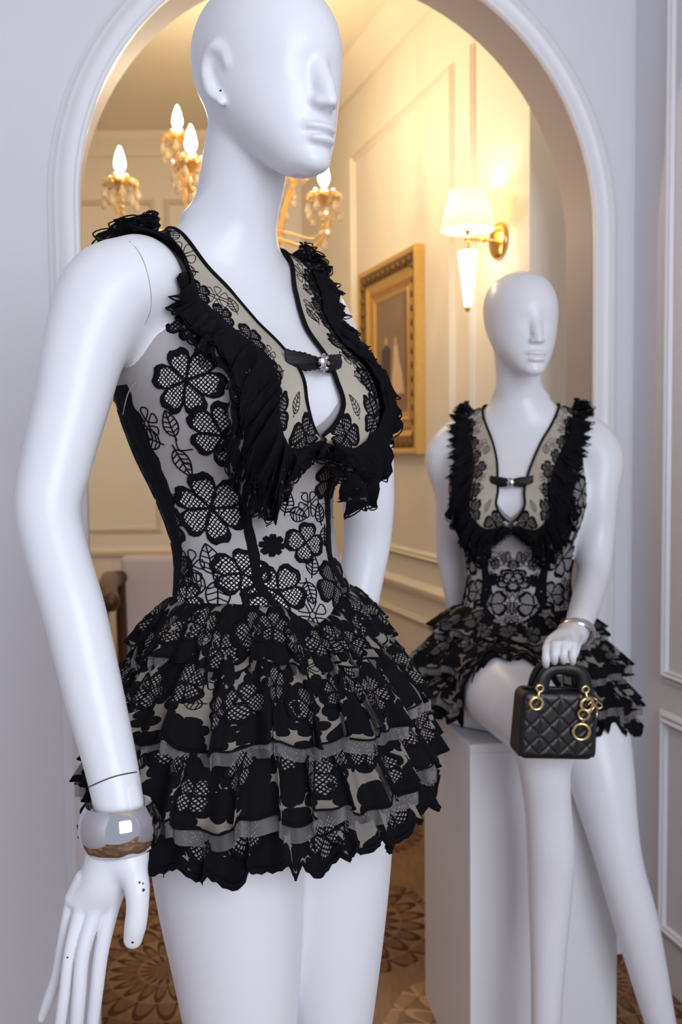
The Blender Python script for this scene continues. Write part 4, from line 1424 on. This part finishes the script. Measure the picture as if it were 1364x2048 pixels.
def skirt(dress, frame, seated):
    n = 432
    th = np.arange(n) / n * 2 * PI
    td = np.degrees(np.minimum(th, 2 * PI - th))
    for ti, (z0, z1, o0, fl, amp, nw) in enumerate(TIERS):
        m = 13
        v = np.linspace(0, 1, m)
        drop = np.interp(td, [0, 14, 30, 60, 180], [-0.030, -0.022, -0.004, 0, 0]) * (1 if ti == 0 else 0.35)
        za = z0 + drop
        B = shell(za[:, None] + np.zeros((n, 1)), th, 0.0)[:, 0]
        ph = nw * th + 1.3 * np.sin(3 * th + ti) + 0.9 * np.sin(7 * th + 2 * ti)
        ph2 = nw * 2.3 * th + 1.1 * np.sin(5 * th + 1 + ti)
        rad = np.stack([np.sin(th), -np.cos(th)], 1)
        lift = np.zeros(n)
        if seated:
            lift = np.interp(td, [0, 40, 80, 180], [0.045, 0.035, 0.010, 0.0]) * (0.4 + 0.35 * ti)
        zb = z1 + drop * 0.5 + 0.007 * np.sin(ph * 0.5 + ti) + 0.004 * np.sin(ph) + lift
        if ti == 3:
            zb = zb - 0.014 * np.abs(np.sin(th * 19))

        def pts(vv, extra=0.0, dz=0.0, wob=1.0):
            vv_ = np.minimum(vv, 1.0)
            r = o0 + fl * (vv_ ** 0.75) + extra + (amp * wob) * (0.25 + 0.75 * vv_) * (np.sin(ph) * 0.75 + 0.45 * np.sin(ph2)) * min(1, vv * 3 + .15)
            if seated: r = r + 0.020 * vv_ * np.interp(td, [0, 60, 120, 180], [0.4, 1, 1, 0.6])
            if not seated: r = r + 0.030 * vv_ * np.interp(td, [0, 110, 150, 180], [0, 0, 1, 1]) * (1 if ti > 0 else .4)
            z = za + (zb - za) * vv + dz
            xy = B[:, :2] + rad * r[:, None] + np.stack([np.cos(th), np.sin(th)], 1) * (amp * 0.8 * vv_ * np.cos(ph))[:, None]
            p = np.concatenate([xy, z[:, None]], 1)
            if seated:
                w = frame.w(p)
                for q in range(n):
                    need = 0.004 + 0.004 * (3 - ti)
                    if td[q] < 100:
                        top = BVB.ray_cast(Vector(w[q]) + Vector((0, 0, .13)), Vector((0, 0, -1)), 0.13 + need)[0]
                        if top is not None and top.z < 0.955: w[q, 2] = top.z + need
                    lo, nr, _, _ = BVB.find_nearest(Vector(w[q]))
                    d = (Vector(w[q]) - lo).dot(nr)
                    if d < need and lo.z < 0.97 and (Vector(w[q]) - lo).length < 0.05:
                        w[q] = np.array(lo + nr * need)
                    w[q, 2] = max(w[q, 2], PED_Z + 0.004 + 0.002 * (3 - ti)) if w[q, 1] > 1.80 else w[q, 2]
                p = frame.l(w)
            return p
        P = np.stack([pts(vv) for vv in v], 1)
        S = Surf(P, closed=True)
        c = np.array((0, 0.02))
        if np.mean(np.sum(S.N[..., :2] * (P[..., :2] - c), -1)) < 0: S.N *= -1
        t = S.build('skirt_tier', M_lace, dress, 0.0008)
        mb = MB(); mb.tube(P[:, -1], 0.0021 if ti == 3 else 0.0013, 5, closed=True); mb.build('hem_cord', M_black, t)
        # tulle underlayer peeping out below the lace edge
        if ti < 3:
            rows = [pts(vv, -0.004, dz, 0.9) for vv, dz in ((0.75, 0.0), (0.9, 0.0), (1.0, -0.006), (1.0, -0.014 - 0.003 * ti))]
            Sx = Surf(np.stack(rows, 1), closed=True)
            tu = Sx.build('tulle_underlayer', M_tulle, t)
        else:
            rows = [P[:, -1] * 1.0, P[:, -1] + np.array((0, 0, -0.004))]
            mb = MB(); mb.grid(np.stack([P[:, -1], P[:, -1] + np.c_[np.zeros(n), np.zeros(n), -0.004 - 0.003 * np.abs(np.sin(th * 95))]], 1), closed_u=True)
            mb.build('scalloped_fringe', M_black, t)
        # blossoms and leaves sewn on the tier
        rd = random.Random(11 + ti)
        cnt = 30 if not seated else 20
        for q in range(cnt):
            i0 = (q + rd.uniform(-.25, .25)) * n / cnt
            j0 = (4.6, 7.8, 6.2)[q % 3] + rd.uniform(-.8, .8)
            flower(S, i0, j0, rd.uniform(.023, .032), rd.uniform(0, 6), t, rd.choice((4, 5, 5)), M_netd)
            if not seated and q % 2 == 0:
                leaf(S, i0 + n / cnt * 0.5, rd.uniform(3, 8), rd.uniform(.018, .024), rd.uniform(0, 6), t, 0.0015)
                if q % 4 == 0: daisy(S, i0 + n / cnt * 0.45, rd.uniform(2, 6), .014, rd.uniform(0, 6), t)
    return


def make_dress(frame, which, label):
    d = empty('lace_dress')
    d.matrix_world = frame.matrix()
    tag(d, label, 'dress')
    bodice_parts(d, which)
    for s in (1, -1): collar(d, s, frame, BVA if which == 'a' else BVB)
    bridge(d)
    skirt(d, frame, which == 'b')
    return d


dress_a = make_dress(FA, 'a', 'black lace dress with ruffled collar and tiered peplum on the near mannequin')
dress_b = make_dress(FB, 'b', 'black lace dress with ruffled collar worn by the seated mannequin')

# ------------------------------------------------------------------ bangles
def bangle(name, c, axis, R, halfw, thick, label, squash=1.0):
    q = Vector(axis).normalized().to_track_quat('Z', 'Y').to_matrix().to_4x4()
    M = Matrix.Translation(Vector(c)) @ q @ Matrix.Diagonal((1, squash, 1, 1))
    prof = []
    for k in range(15):                     # domed outside
        a = -1 + 2 * k / 14
        prof.append((R + thick * (1 - abs(a) ** 2.4), a * halfw))
    prof += [(R - 0.0012, halfw * 0.97), (R - 0.002, 0), (R - 0.0012, -halfw * 0.97), prof[0]]
    mb = MB(); mb.lathe(prof, 56, Matrix.Identity(4))
    o = mb.build(name, M_silver)
    o.matrix_world = M
    tag(o, label, 'bangle')
    return o


w0, w1 = at(236, 1590, .930), at(241, 1720, .925)
bangle('wide_bangle', at(240, 1652, .928), (w1 - w0), 0.0325, 0.0228, 0.0080, 'wide polished silver cuff bangle on the near mannequin wrist')
w0, w1 = at(1172, 1205, 1.91), at(1146, 1276, 1.80)
bangle('thin_bangle', at(1152, 1266, 1.712), Vector((-.10, -.62, -.50)), 0.0315, 0.009, 0.004, 'slim shiny bangle on the wrist of the seated mannequin')

# scratched seam lines and chips on the near mannequin's arm
mb = MB()
pts = []
for u, v in ((138, 1680), (150, 1675)): pass
seam = []
for k in range(15):
    t = k / 14
    u = 178 + (273 - 178) * t; v = 1574 - 30 * t - 5 * math.sin(t * PI)
    h = hit(BVA, u, v)
    if h is not None: seam.append(h + (CAM - h).normalized() * 0.0003)
if len(seam) > 2:
    mb.tube(seam, 0.0007, 5)
    mb.build('wrist_seam', M_seam, body_a)
mb = MB(); seam = []
for u, v in ((258, 482), (275, 500), (288, 525), (298, 560), (302, 590), (301, 620), (290, 650)):
    h = hit(BVA, u, v)
    if h is not None: seam.append(h + (CAM - h).normalized() * 0.0002)
if len(seam) > 2:
    mb.tube([tuple(q) for q in spline(np.array([tuple(s) for s in seam]), 30)], 0.0004, 5)
    mb.build('shoulder_seam', mat('seam_line_grey', rgb(150, 148, 152), 0.6), body_a)
for u, v, r in ((286, 1767, .0010), (279, 1765, .0012), (287, 1780, .0016), (265, 1885, .0014), (441, 181, .0016), (135, 1915, .0010)):
    h = hit(BVA, u, v)
    if h is not None:
        n = BVA.find_nearest(h)[1]
        mb = MB(); mb.lathe([(0.0001, .0004), (r * .7, .0004), (r, 0.0)], 8, Matrix.Translation(h) @ n.to_track_quat('Z', 'Y').to_matrix().to_4x4())
        mb.build('paint_chip', M_seam, body_a)

# loose threads on the near dress
def loose(name, uv, m, r, parent, bvh):
    P = []
    for u, v, l in uv:
        h = hit(bvh, u, v)
        if h is None: continue
        P.append(FA.l(np.array(h + (CAM - h).normalized() * l)))
    if len(P) > 2:
        mb = MB(); mb.tube(spline(np.array(P), 24), r, 5)
        o = mb.build(name, m, parent)


loose('loose_thread', [(276, 762, .004), (262, 775, .006), (252, 800, .007), (246, 830, .007), (238, 855, .006), (233, 868, .005)], M_pipe, .0006, dress_a, bvs)
loose('loose_thread', [(318, 1705, .012), (326, 1722, .012), (328, 1738, .011), (327, 1755, .010)], M_black, .0006, dress_a, BVA)

# ------------------------------------------------------------------ handbag
def box_round(hx, hy, hz, r, n=5):
    """rounded box surface points as superquadric-like grid"""
    return None


BAG_W, BAG_H, BAG_D = 0.134, 0.116, 0.056
bag_c = at(1108, 1444, 1.622)
BROT = Matrix.Rotation(math.radians(6), 4, 'Z') @ Matrix.Rotation(math.radians(3.5), 4, 'Y')
bag = empty('quilted_handbag')
bag.matrix_world = Matrix.Translation(bag_c) @ BROT
tag(bag, 'small black quilted leather handbag with gold rings held by the seated mannequin', 'handbag')


def bag_body():
    nx, nz = 76, 64
    mb = MB()
    def face(u, v):     # u,v in -1..1 front outline with rounded corners
        return u * BAG_W / 2 * (1 + 0.02 * (1 - v)), v * BAG_H / 2
    def quilt(x, z):
        s = BAG_W / 4.0
        g = 0
        # vertical stitched pairs
        for off in (0.0,):
            d = abs(((x + s * .5 + off) / s) % 1.0 - 0.5) * s
            g = max(g, math.exp(-(d / 0.0017) ** 2))
        for sg in (1, -1):
            q = ((x * 1.0 + sg * z) / (s * 1.0)) % 1.0
            d = abs(q - 0.5) * s * 0.7071
            g = max(g, 0.8 * math.exp(-(d / 0.0016) ** 2))
        return g
    for sgn in (-1, 1):
        P = np.empty((nx + 1, nz + 1, 3))
        for i in range(nx + 1):
            for j in range(nz + 1):
                u, v = i / nx * 2 - 1, j / nz * 2 - 1
                # round the corners
                x, z = face(u, v)
                rr = 0.014
                cx, cz = BAG_W / 2 - rr, BAG_H / 2 - rr
                ax, az = max(abs(x) - cx, 0), max(abs(z) - cz, 0)
                L = max(ax, az)
                h = math.hypot(ax, az)
                if h > 1e-9 and ax > 0 and az > 0:
                    k = L / h
                    x = math.copysign(cx + ax * k, x); z = math.copysign(cz + az * k, z)
                e = max(0.0, L / rr)
                y = BAG_D / 2 * (1.0 + 0.08 * (1 - v) / 2) - 0.008 * (1 - math.sqrt(max(0, 1 - e * e)))
                y -= 0.0022 * quilt(x, z) * (1 - e)
                P[i, j] = (x, sgn * y, z)
        mb.grid(P)
        if sgn == -1: Pf = P
        else: Pb = P
    # sides
    def border(P): return np.concatenate([P[:, 0], P[-1, 1:], P[::-1, -1][1:], P[0, ::-1][1:-1]])
    A, B = border(Pf), border(Pb)
    mids = [A + (B - A) * t for t in (0, .2, .4, .6, .8, 1)]
    mb.grid(np.stack(mids, 1), closed_u=True)
    return mb.build('bag_body', M_leather, bag)


bb = bag_body()
zt = BAG_H / 2
# zip/top edge piping
mb = MB()
mb.box((-BAG_W / 2 + .008, -.004, zt - .001), (BAG_W / 2 - .008, .004, zt + .003)); mb.build('top_flap', M_leather, bag)


def handle(y):
    P = []
    n = 36
    for k in range(n + 1):
        a = PI - PI * k / n
        ca, sa = math.cos(a), math.sin(a)
        x = math.copysign(abs(ca) ** 0.62, ca) * 0.039 + 0.007; z = zt - 0.006 + 0.043 * sa ** 0.72 * 1.05
        P.append((x, y, z))
    P = [(P[0][0], y, zt - .012)] + P + [(P[-1][0], y, zt - .012)]
    mb = MB()
    rings = []
    for k, p in enumerate(P):
        p = Vector(p)
        t = (Vector(P[min(k + 1, len(P) - 1)]) - Vector(P[max(k - 1, 0)])).normalized()
        nrm = Vector((0, 1, 0)); b = t.cross(nrm).normalized()
        f = k / (len(P) - 1)
        w = 0.0105 + 0.0045 * abs(2 * f - 1) ** 2
        rings.append([tuple(p + nrm * (0.0055 * math.cos(q * PI / 7)) + b * (w * math.sin(q * PI / 7))) for q in range(14)])
    mb.grid(np.array(rings), closed_v=True)
    return mb.build('top_handle', M_leather, bag)


handle(-0.016); handle(0.016)


def ring(name, c, R, r, ax=(0, 1, 0), flat=1.0, m=M_gold):
    mb = MB(); mb.torus(R, r, Matrix.Translation(Vector(c)) @ Vector(ax).to_track_quat('Z', 'Y').to_matrix().to_4x4(), flat=flat)
    return mb.build(name, m, bag)


yf = -BAG_D / 2 - 0.004
for sx in (-0.041, 0.041):
    ring('eyelet_ring', (sx * 1.08, yf, zt - 0.018), 0.0105, 0.0032)
    ring('handle_ring', (sx * 0.98 + .003, yf + .008, zt + 0.006), 0.0058, 0.0022)
    mb = MB(); mb.tube([(sx + .001, yf + .003, zt + .002), (sx * 1.03, yf - .003, zt - .004), (sx * 1.05, yf - .004, zt - .010)], 0.0024, 8); mb.build('ring_link', M_gold, bag)
# charms hanging at the right
ring('charm_ring', (0.038, yf - .005, zt - 0.034), 0.0088, 0.0024, (0.35, 1, 0.1))
ring('charm_ring', (0.036, yf - .004, zt - 0.064), 0.0138, 0.0030, (0.15, 1, 0.05))
mb = MB(); mb.tube([(0.038, yf - .005, zt - .043), (0.037, yf - .007, zt - .047), (0.036, yf - .004, zt - .050)], 0.0026, 8); mb.build('ring_link', M_gold, bag)


def bars(name, segs, r=0.0016):
    mb = MB()
    for pts in segs: mb.tube([(x, yf - .007, z) for x, z in pts], r, 7)
    return mb.build(name, M_silvergold, bag)


M_silvergold = mat('pale_gold', rgb(232, 214, 176), 0.15, 1.0)
cx, cz = 0.060, zt - 0.022
rot = lambda x, z, a=-0.55: (cx + x * math.cos(a) - z * math.sin(a), cz + x * math.sin(a) + z * math.cos(a))
bars('letter_charm', [[rot(-.006, -.012), rot(-.006, .010)], [rot(-.006, .010), rot(.003, .010), rot(.006, .006), rot(.003, .001), rot(-.006, .001)], [rot(-.001, .001), rot(.008, -.012)]])
bars('bar_charm', [[rot(-.017, -.004), rot(-.013, .010)], [rot(-.019, .010), rot(-.008, .012)]], 0.0013)

# ------------------------------------------------------------------ wall lamp (sconce)
M_brass = mat('warm_brass', rgb(222, 180, 106), 0.22, 1.0)
M_shade = bpy.data.materials.new('lit_fabric_shade'); M_shade.use_nodes = True
nt = M_shade.node_tree
pbs = nt.nodes['Principled BSDF']
pbs.inputs['Base Color'].default_value = rgb(250, 240, 222)
pbs.inputs['Roughness'].default_value = 0.8
pbs.inputs['Transmission Weight'].default_value = 0.0
tr = N('ShaderNodeBsdfTranslucent'); tr.inputs['Color'].default_value = rgb(255, 236, 205)
ms = N('ShaderNodeMixShader'); ms.inputs[0].default_value = 0.6
out = nt.nodes['Material Output']
nt.links.new(pbs.outputs[0], ms.inputs[1]); nt.links.new(tr.outputs[0], ms.inputs[2]); nt.links.new(ms.outputs[0], out.inputs[0])
M_lampglass = emit('lit_lamp_glass', (1.0, 0.90, 0.72, 1), 3.2)
M_bulb = emit('lit_bulb', (1.0, 0.85, 0.60, 1), 14.0)

sp_t = h_t(1000)
sc_c = hp(sp_t, 0.0, 1.945)
sconce = empty('wall_sconce', hp(sp_t, 0.0, 1.945))
tag(sconce, 'brass wall lamp with a lit cone shade beside the archway', 'wall lamp')
qw = HN.to_track_quat('Z', 'Y').to_matrix().to_4x4()
mb = MB(); mb.lathe([(0.0, .0), (0.052, .0), (0.055, .006), (0.049, .013), (0.030, .017), (0.0, .018)], 28, qw); mb.build('backplate', M_brass, sconce)
arm_end = HN * 0.105
mb = MB(); mb.tube([HN * .01, HN * .05, arm_end], 0.0048, 10); mb.ball(HN * .055, .0085, 10, 8); mb.ball(arm_end, .0095, 10, 8); mb.build('arm', M_brass, sconce)
A0 = arm_end
mb = MB(); mb.lathe([(0.0, -.036), (.005, -.036), (.007, -.028), (.0045, -.02), (.0045, .018), (.009, .022), (.010, .026), (0, .026)], 14, Matrix.Translation(A0)); mb.build('stem', M_brass, sconce)
mb = MB(); mb.lathe([(.0, -.036), (.028, -.036), (.029, -.040), (.0095, -.196), (.0, -.196)], 24, Matrix.Translation(A0)); mb.build('glass_cone', M_lampglass, sconce)
mb = MB(); mb.lathe([(.0, -.196), (.0075, -.196), (.0085, -.203), (.006, -.210), (0, -.211)], 14, Matrix.Translation(A0)); mb.build('finial', M_brass, sconce)
mb = MB(); mb.lathe([(.078, .026), (.079, .024), (.080, .026), (.053, .140), (.052, .140), (.0785, .026)], 40, Matrix.Translation(A0)); mb.build('lamp_shade', M_shade, sconce)
mb = MB(); mb.lathe([(0, .030), (.012, .030), (.022, .048), (.024, .066), (.018, .088), (0, .10)], 18, Matrix.Translation(A0)); mb.build('bulb', M_bulb, sconce)


def point(name, loc, power, color, size=0.03, parent=None):
    l = bpy.data.lights.new(name, 'POINT'); l.energy = power; l.color = color; l.shadow_soft_size = size
    o = bpy.data.objects.new(name, l); COL.objects.link(o); o.location = loc
    if parent is not None: o.parent = parent
    return o


point('sconce_glow', A0 + Vector((0, 0, .115)), 1.0, (1.0, .83, .60), 0.02, sconce)
point('sconce_glow', A0 + Vector((0, 0, .015)), 0.7, (1.0, .82, .60), 0.02, sconce)

# ------------------------------------------------------------------ framed painting on the hall wall
M_goldframe = mat('gilt_frame', rgb(224, 186, 110), 0.34, 0.55, noise=0.12, nscale=60)
M_goldorn = mat('antique_gilt', rgb(128, 98, 56), 0.55, 0.5, noise=0.35, nscale=90, bump=0.6, bscale=120)
M_canvas = mat('painted_room_gloom', rgb(140, 118, 98), 0.6, noise=0.25, nscale=9)
t_a, t_b = h_t(852), h_t(735)
z_a, z_b = 1.315, 2.055
pic = empty('framed_painting', hp((t_a + t_b) / 2, 0, z_a))
tag(pic, 'gilt framed painting of two figures on the hall wall', 'painting')
PO = Vector(pic.location)
FDEP = 0.034


def ppc(t, n, z):
    return hp(t, n, z) - PO


def frame_ring(name, inset0, inset1, h0, h1, m, bump_=0):
    path = rect_path(t_a + inset0, z_a + inset0, t_b - inset0, z_b - inset0)
    w = inset1 - inset0
    prof = [(0, 0.0), (0, -h0)] if False else None
    P = []
    ins = [(inset0, 0.0), (inset0, h0), (inset0 + w * .3, h0 + .004), (inset0 + w * .7, h1 + .003), (inset1, h1), (inset1, 0.0)]
    for q in range(4):
        row = []
        for i_, h_ in ins:
            c = rect_path(t_a + i_, z_a + i_, t_b - i_, z_b - i_)[q]
            row.append(tuple(ppc(c[0], h_, c[1])))
        P.append(row)
    mb = MB(); mb.grid(np.array(P), closed_u=True)
    return mb.build(name, m, pic, smooth=False)


frame_ring('outer_frame', 0.0, 0.022, FDEP, FDEP, M_goldframe)
fo = frame_ring('ornament_band', 0.022, 0.062, FDEP - .004, FDEP - .012, M_goldorn)
# carved rosettes along the band
ros = MB(); ros.ball((0, 0, 0), 0.013, 8, 5, sc=(1, 1, 1)); ros_me = None
for side in range(4):
    cs = rect_path(t_a + .042, z_a + .042, t_b - .042, z_b - .042)
    a_, b_ = cs[side], cs[(side + 1) % 4]
    L = math.hypot(b_[0] - a_[0], b_[1] - a_[1]); nn = int(L / 0.05)
    for k in range(nn):
        f = (k + .5) / nn
        c = ppc(a_[0] + (b_[0] - a_[0]) * f, FDEP - .008, a_[1] + (b_[1] - a_[1]) * f)
        if ros_me is None:
            o = ros.build('carved_rosette', M_goldorn, pic); ros_me = o.data
        else:
            o = bpy.data.objects.new('carved_rosette', ros_me); COL.objects.link(o); o.parent = pic
        o.location = c; o.scale = (1, 1, 1.2)
frame_ring('inner_frame', 0.062, 0.088, FDEP - .014, FDEP - .020, M_goldframe)
frame_ring('liner', 0.088, 0.125, FDEP - .021, FDEP - .026, mat('ochre_liner', rgb(176, 128, 78), 0.6, noise=.15, nscale=30))
frame_ring('slip', 0.125, 0.140, FDEP - .024, FDEP - .027, M_goldframe)


def canvas_poly(name, pts, h, m):
    """pts in 0..1 of the picture field, u to the right as seen, v up"""
    I = 0.135
    mb = MB()
    vs = [ppc(t_b - I + (t_a - t_b + 2 * I) * u, h, z_a + I + (z_b - z_a - 2 * I) * v) for u, v in pts]
    mb.add(vs, [tuple(range(len(pts)))])
    return mb.build(name, m, pic, smooth=False)


hc = FDEP - .029
canvas_poly('canvas', [(0, 0), (1, 0), (1, 1), (0, 1)], hc, M_canvas)
canvas_poly('painted_floor', [(0, 0), (1, 0), (1, .20), (0, .24)], hc + .0006, mat('painted_floor', rgb(150, 112, 88), .6, noise=.2, nscale=12))
canvas_poly('painted_strip', [(0, .0), (1, .0), (1, .055), (0, .055)], hc + .0009, mat('painted_strip', rgb(196, 158, 104), .6))
M_dressp = mat('painted_pale_dress', rgb(222, 192, 158), .6, noise=.1, nscale=20)
M_coat = mat('painted_dark_coat', rgb(78, 64, 60), .6, noise=.2, nscale=20)
M_face = mat('painted_skin', rgb(206, 158, 122), .6)
canvas_poly('painted_gown', [(.48, .20), (.86, .20), (.80, .36), (.70, .50), (.67, .60), (.56, .60), (.55, .50), (.50, .34)], hc + .0009, M_dressp)
canvas_poly('painted_head', [(.57, .605), (.645, .605), (.655, .645), (.61, .675), (.565, .645)], hc + .0009, M_face)
canvas_poly('painted_coat', [(.18, .42), (.20, .20), (.29, .20), (.31, .34), (.34, .20), (.42, .20), (.44, .42), (.45, .58), (.33, .62), (.18, .58)], hc + .0009, M_coat)
canvas_poly('painted_head', [(.28, .62), (.36, .62), (.37, .66), (.32, .69), (.27, .66)], hc + .0009, M_face)
canvas_poly('painted_curtain', [(.0, .30), (.14, .28), (.10, .60), (.16, 1.0), (.0, 1.0)], hc + .0007, mat('painted_curtain', rgb(150, 120, 92), .6, noise=.2, nscale=14))
canvas_poly('painted_curtain', [(.88, .26), (1.0, .26), (1.0, 1.0), (.84, 1.0)], hc + .0007, mat('painted_drape', rgb(132, 98, 76), .6, noise=.2, nscale=14))

# ------------------------------------------------------------------ chandelier in the hall
CH = at(452, 452, 3.15)
chand = empty('crystal_chandelier', (CH.x, CH.y, CEIL))
tag(chand, 'gold crystal chandelier with lit candle bulbs hanging in the hall', 'chandelier')
M_amber = mat('amber_glass', rgb(240, 192, 100), 0.08, 0.0, coat=0.6)
M_amber.node_tree.nodes['Principled BSDF'].inputs['Transmission Weight'].default_value = 0.55
M_cryst = mat('clear_crystal', rgb(250, 232, 200), 0.04, 0.0)
M_cryst.node_tree.nodes['Principled BSDF'].inputs['Transmission Weight'].default_value = 0.7
M_candle = mat('candle_sleeve', rgb(150, 104, 60), 0.5)
M_flame = emit('candle_bulb_lit', (1.0, 0.88, 0.66, 1), 16.0)
zc = CH.z - CEIL
mb = MB()
mb.lathe([(0, zc - .10), (.012, zc - .09), (.03, zc - .06), (.018, zc - .03), (.045, zc + .0), (.05, zc + .03), (.022, zc + .06), (.016, zc + .16), (.032, zc + .20), (.014, zc + .25), (.010, zc + .40), (.010, -.06), (.05, -.02), (.055, 0)], 20)
mb.build('column', M_amber, chand)
drop_me = None
drop = MB(); drop.lathe([(0, 0), (.004, -.004), (.0095, -.018), (.011, -.026), (.007, -.036), (0, -.040)], 8)
bead_ = MB(); bead_.ball((0, 0, 0), .008, 8, 6)
drop_o = None; bead_o = None


def hang(kind, loc, parent):
    global drop_o, bead_o
    if kind == 'd':
        if drop_o is None:
            drop_o = drop.build('crystal_drop', M_cryst, parent, smooth=False); o = drop_o
        else:
            o = drop_o.copy(); COL.objects.link(o); o.parent = parent
    else:
        if bead_o is None:
            bead_o = bead_.build('glass_bead', M_amber, parent); o = bead_o
        else:
            o = bead_o.copy(); COL.objects.link(o); o.parent = parent
    o.location = loc
    return o


candles = [(240, 345, 3.02, 0), (355, 258, 3.40, 1), (382, 305, 2.86, 2), (648, 372, 3.06, 3), (585, 300, 3.42, 4), (480, 345, 2.80, 5)]
for (u, v, y, q) in candles:
    tip = at(u, v, y) - Vector((CH.x, CH.y, CEIL))           # base of the bulb
    cup = tip - Vector((0, 0, .035))
    base = Vector((0, 0, zc - .01))
    d = Vector((cup.x, cup.y, 0)); R = d.length; d.normalize()
    armp = [base + d * .02, base + d * R * .30 + Vector((0, 0, -.020)), base + d * R * .62 + Vector((0, 0, -.055)), cup - d * .03 + Vector((0, 0, -.150)), cup + Vector((0, 0, -.055)) + d * .02, cup + Vector((0, 0, -.02))]
    S_ = spline(np.array([tuple(p) for p in armp]), 28)
    mb = MB(); mb.tube(S_, 0.0068, 8); mb.build('glass_arm', M_amber, chand)
    S2 = S_ + np.array((0, 0, .03)) * np.sin(np.linspace(0, PI, 28))[:, None]
    mb = MB(); mb.tube(S2[2:24], 0.0038, 6); mb.build('glass_arm', M_amber, chand)
    mb = MB(); mb.lathe([(0, -.03), (.010, -.028), (.018, -.018), (.044, -.004), (.058, .006), (.056, .008), (.020, -.002), (.0125, .002), (.0125, .034), (0, .034)], 16, Matrix.Translation(cup)); mb.build('drip_cup', M_amber, chand)
    mb = MB(); mb.lathe([(0, .0), (.0085, .0), (.0085, .020), (0, .021)], 10, Matrix.Translation(tip - Vector((0, 0, .018)))); mb.build('candle_sleeve', M_candle, chand)
    mb = MB(); mb.lathe([(0, .0), (.011, .003), (.018, .018), (.0185, .030), (.013, .055), (.005, .076), (0, .082)], 14, Matrix.Translation(tip)); mb.build('candle_bulb', M_flame, chand)
    for k in range(10):
        a = 2 * PI * k / 10 + q
        off = Vector((math.cos(a), math.sin(a), 0)) * .050
        hang('b', cup + off + Vector((0, 0, -.004)), chand)
        if k % 2: hang('b', cup + off * .62 + Vector((0, 0, .018)), chand)
        hang('d', cup + off * 1.04 + Vector((0, 0, -.014 - .026 * (k % 2))), chand)
    for k in range(4):
        hang('b', cup + Vector((0, 0, -.05 - .02 * k)) - d * .004, chand)
    hang('d', cup + Vector((0, 0, -.125)), chand)
    for k in range(3, 26, 4):
        hang('d', Vector(S_[k]) + Vector((0, 0, -.008)), chand)
    point('candle_glow', tip + Vector((0, 0, .10)), 3.5, (1.0, .77, .49), 0.03, chand)
for k in range(8):
    a = 2 * PI * k / 8
    hang('d', (math.cos(a) * .05, math.sin(a) * .05, zc), chand); hang('d', (math.cos(a) * .03, math.sin(a) * .03, zc - .06), chand)
    hang('b', (math.cos(a) * .045, math.sin(a) * .045, zc + .03), chand)
mb = MB(); mb.ball((0, 0, zc - .13), .024, 14, 10); mb.build('bottom_ball', M_cryst, chand)

# ------------------------------------------------------------------ wooden armchair glimpsed through the arch, beside the dress
M_wood = mat('dark_polished_wood', rgb(70, 44, 28), 0.3, noise=.2, nscale=14)
M_seatf = mat('pale_lilac_upholstery', rgb(196, 188, 194), 0.9)
chp = at(235, 1190, 3.3)
ch = empty('armchair', (chp.x - .10, chp.y + .05, 0)); tag(ch, 'armchair with rounded dark wooden arm seen between near arm and dress', 'armchair')
az = chp.z


def chair_box(name, lo, hi, m, bev=.01):
    mb = MB(); mb.box(lo, hi); o = mb.build(name, m, ch, smooth=False)
    b = o.modifiers.new('bevel', 'BEVEL'); b.width = bev; b.segments = 3
    return o


for sx in (0, .60):
    mb = MB(); mb.tube([(sx, .42, az - .0), (sx + .01, .2, az + .02), (sx + .05, .0, az + .005), (sx + .085, -.10, az - .015)], [.030, .034, .036, .034], 12); mb.ball((sx + .087, -.105, az - .016), .035, 12, 8); mb.build('armrest', M_wood, ch)
    for yy in (0.02, .42):
        mb = MB(); mb.tube([(sx + (.03 if yy < .2 else 0), yy, az - .01), (sx + .01, yy, .22), (sx, yy, .0)], [.022, .024, .018], 10); mb.build('leg', M_wood, ch)
chair_box('seat', (-.01, -.04, .34), (.63, .46, .46), M_seatf, .03)
chair_box('backrest', (0.0, .42, .44), (.62, .52, az + .085), M_seatf, .02)
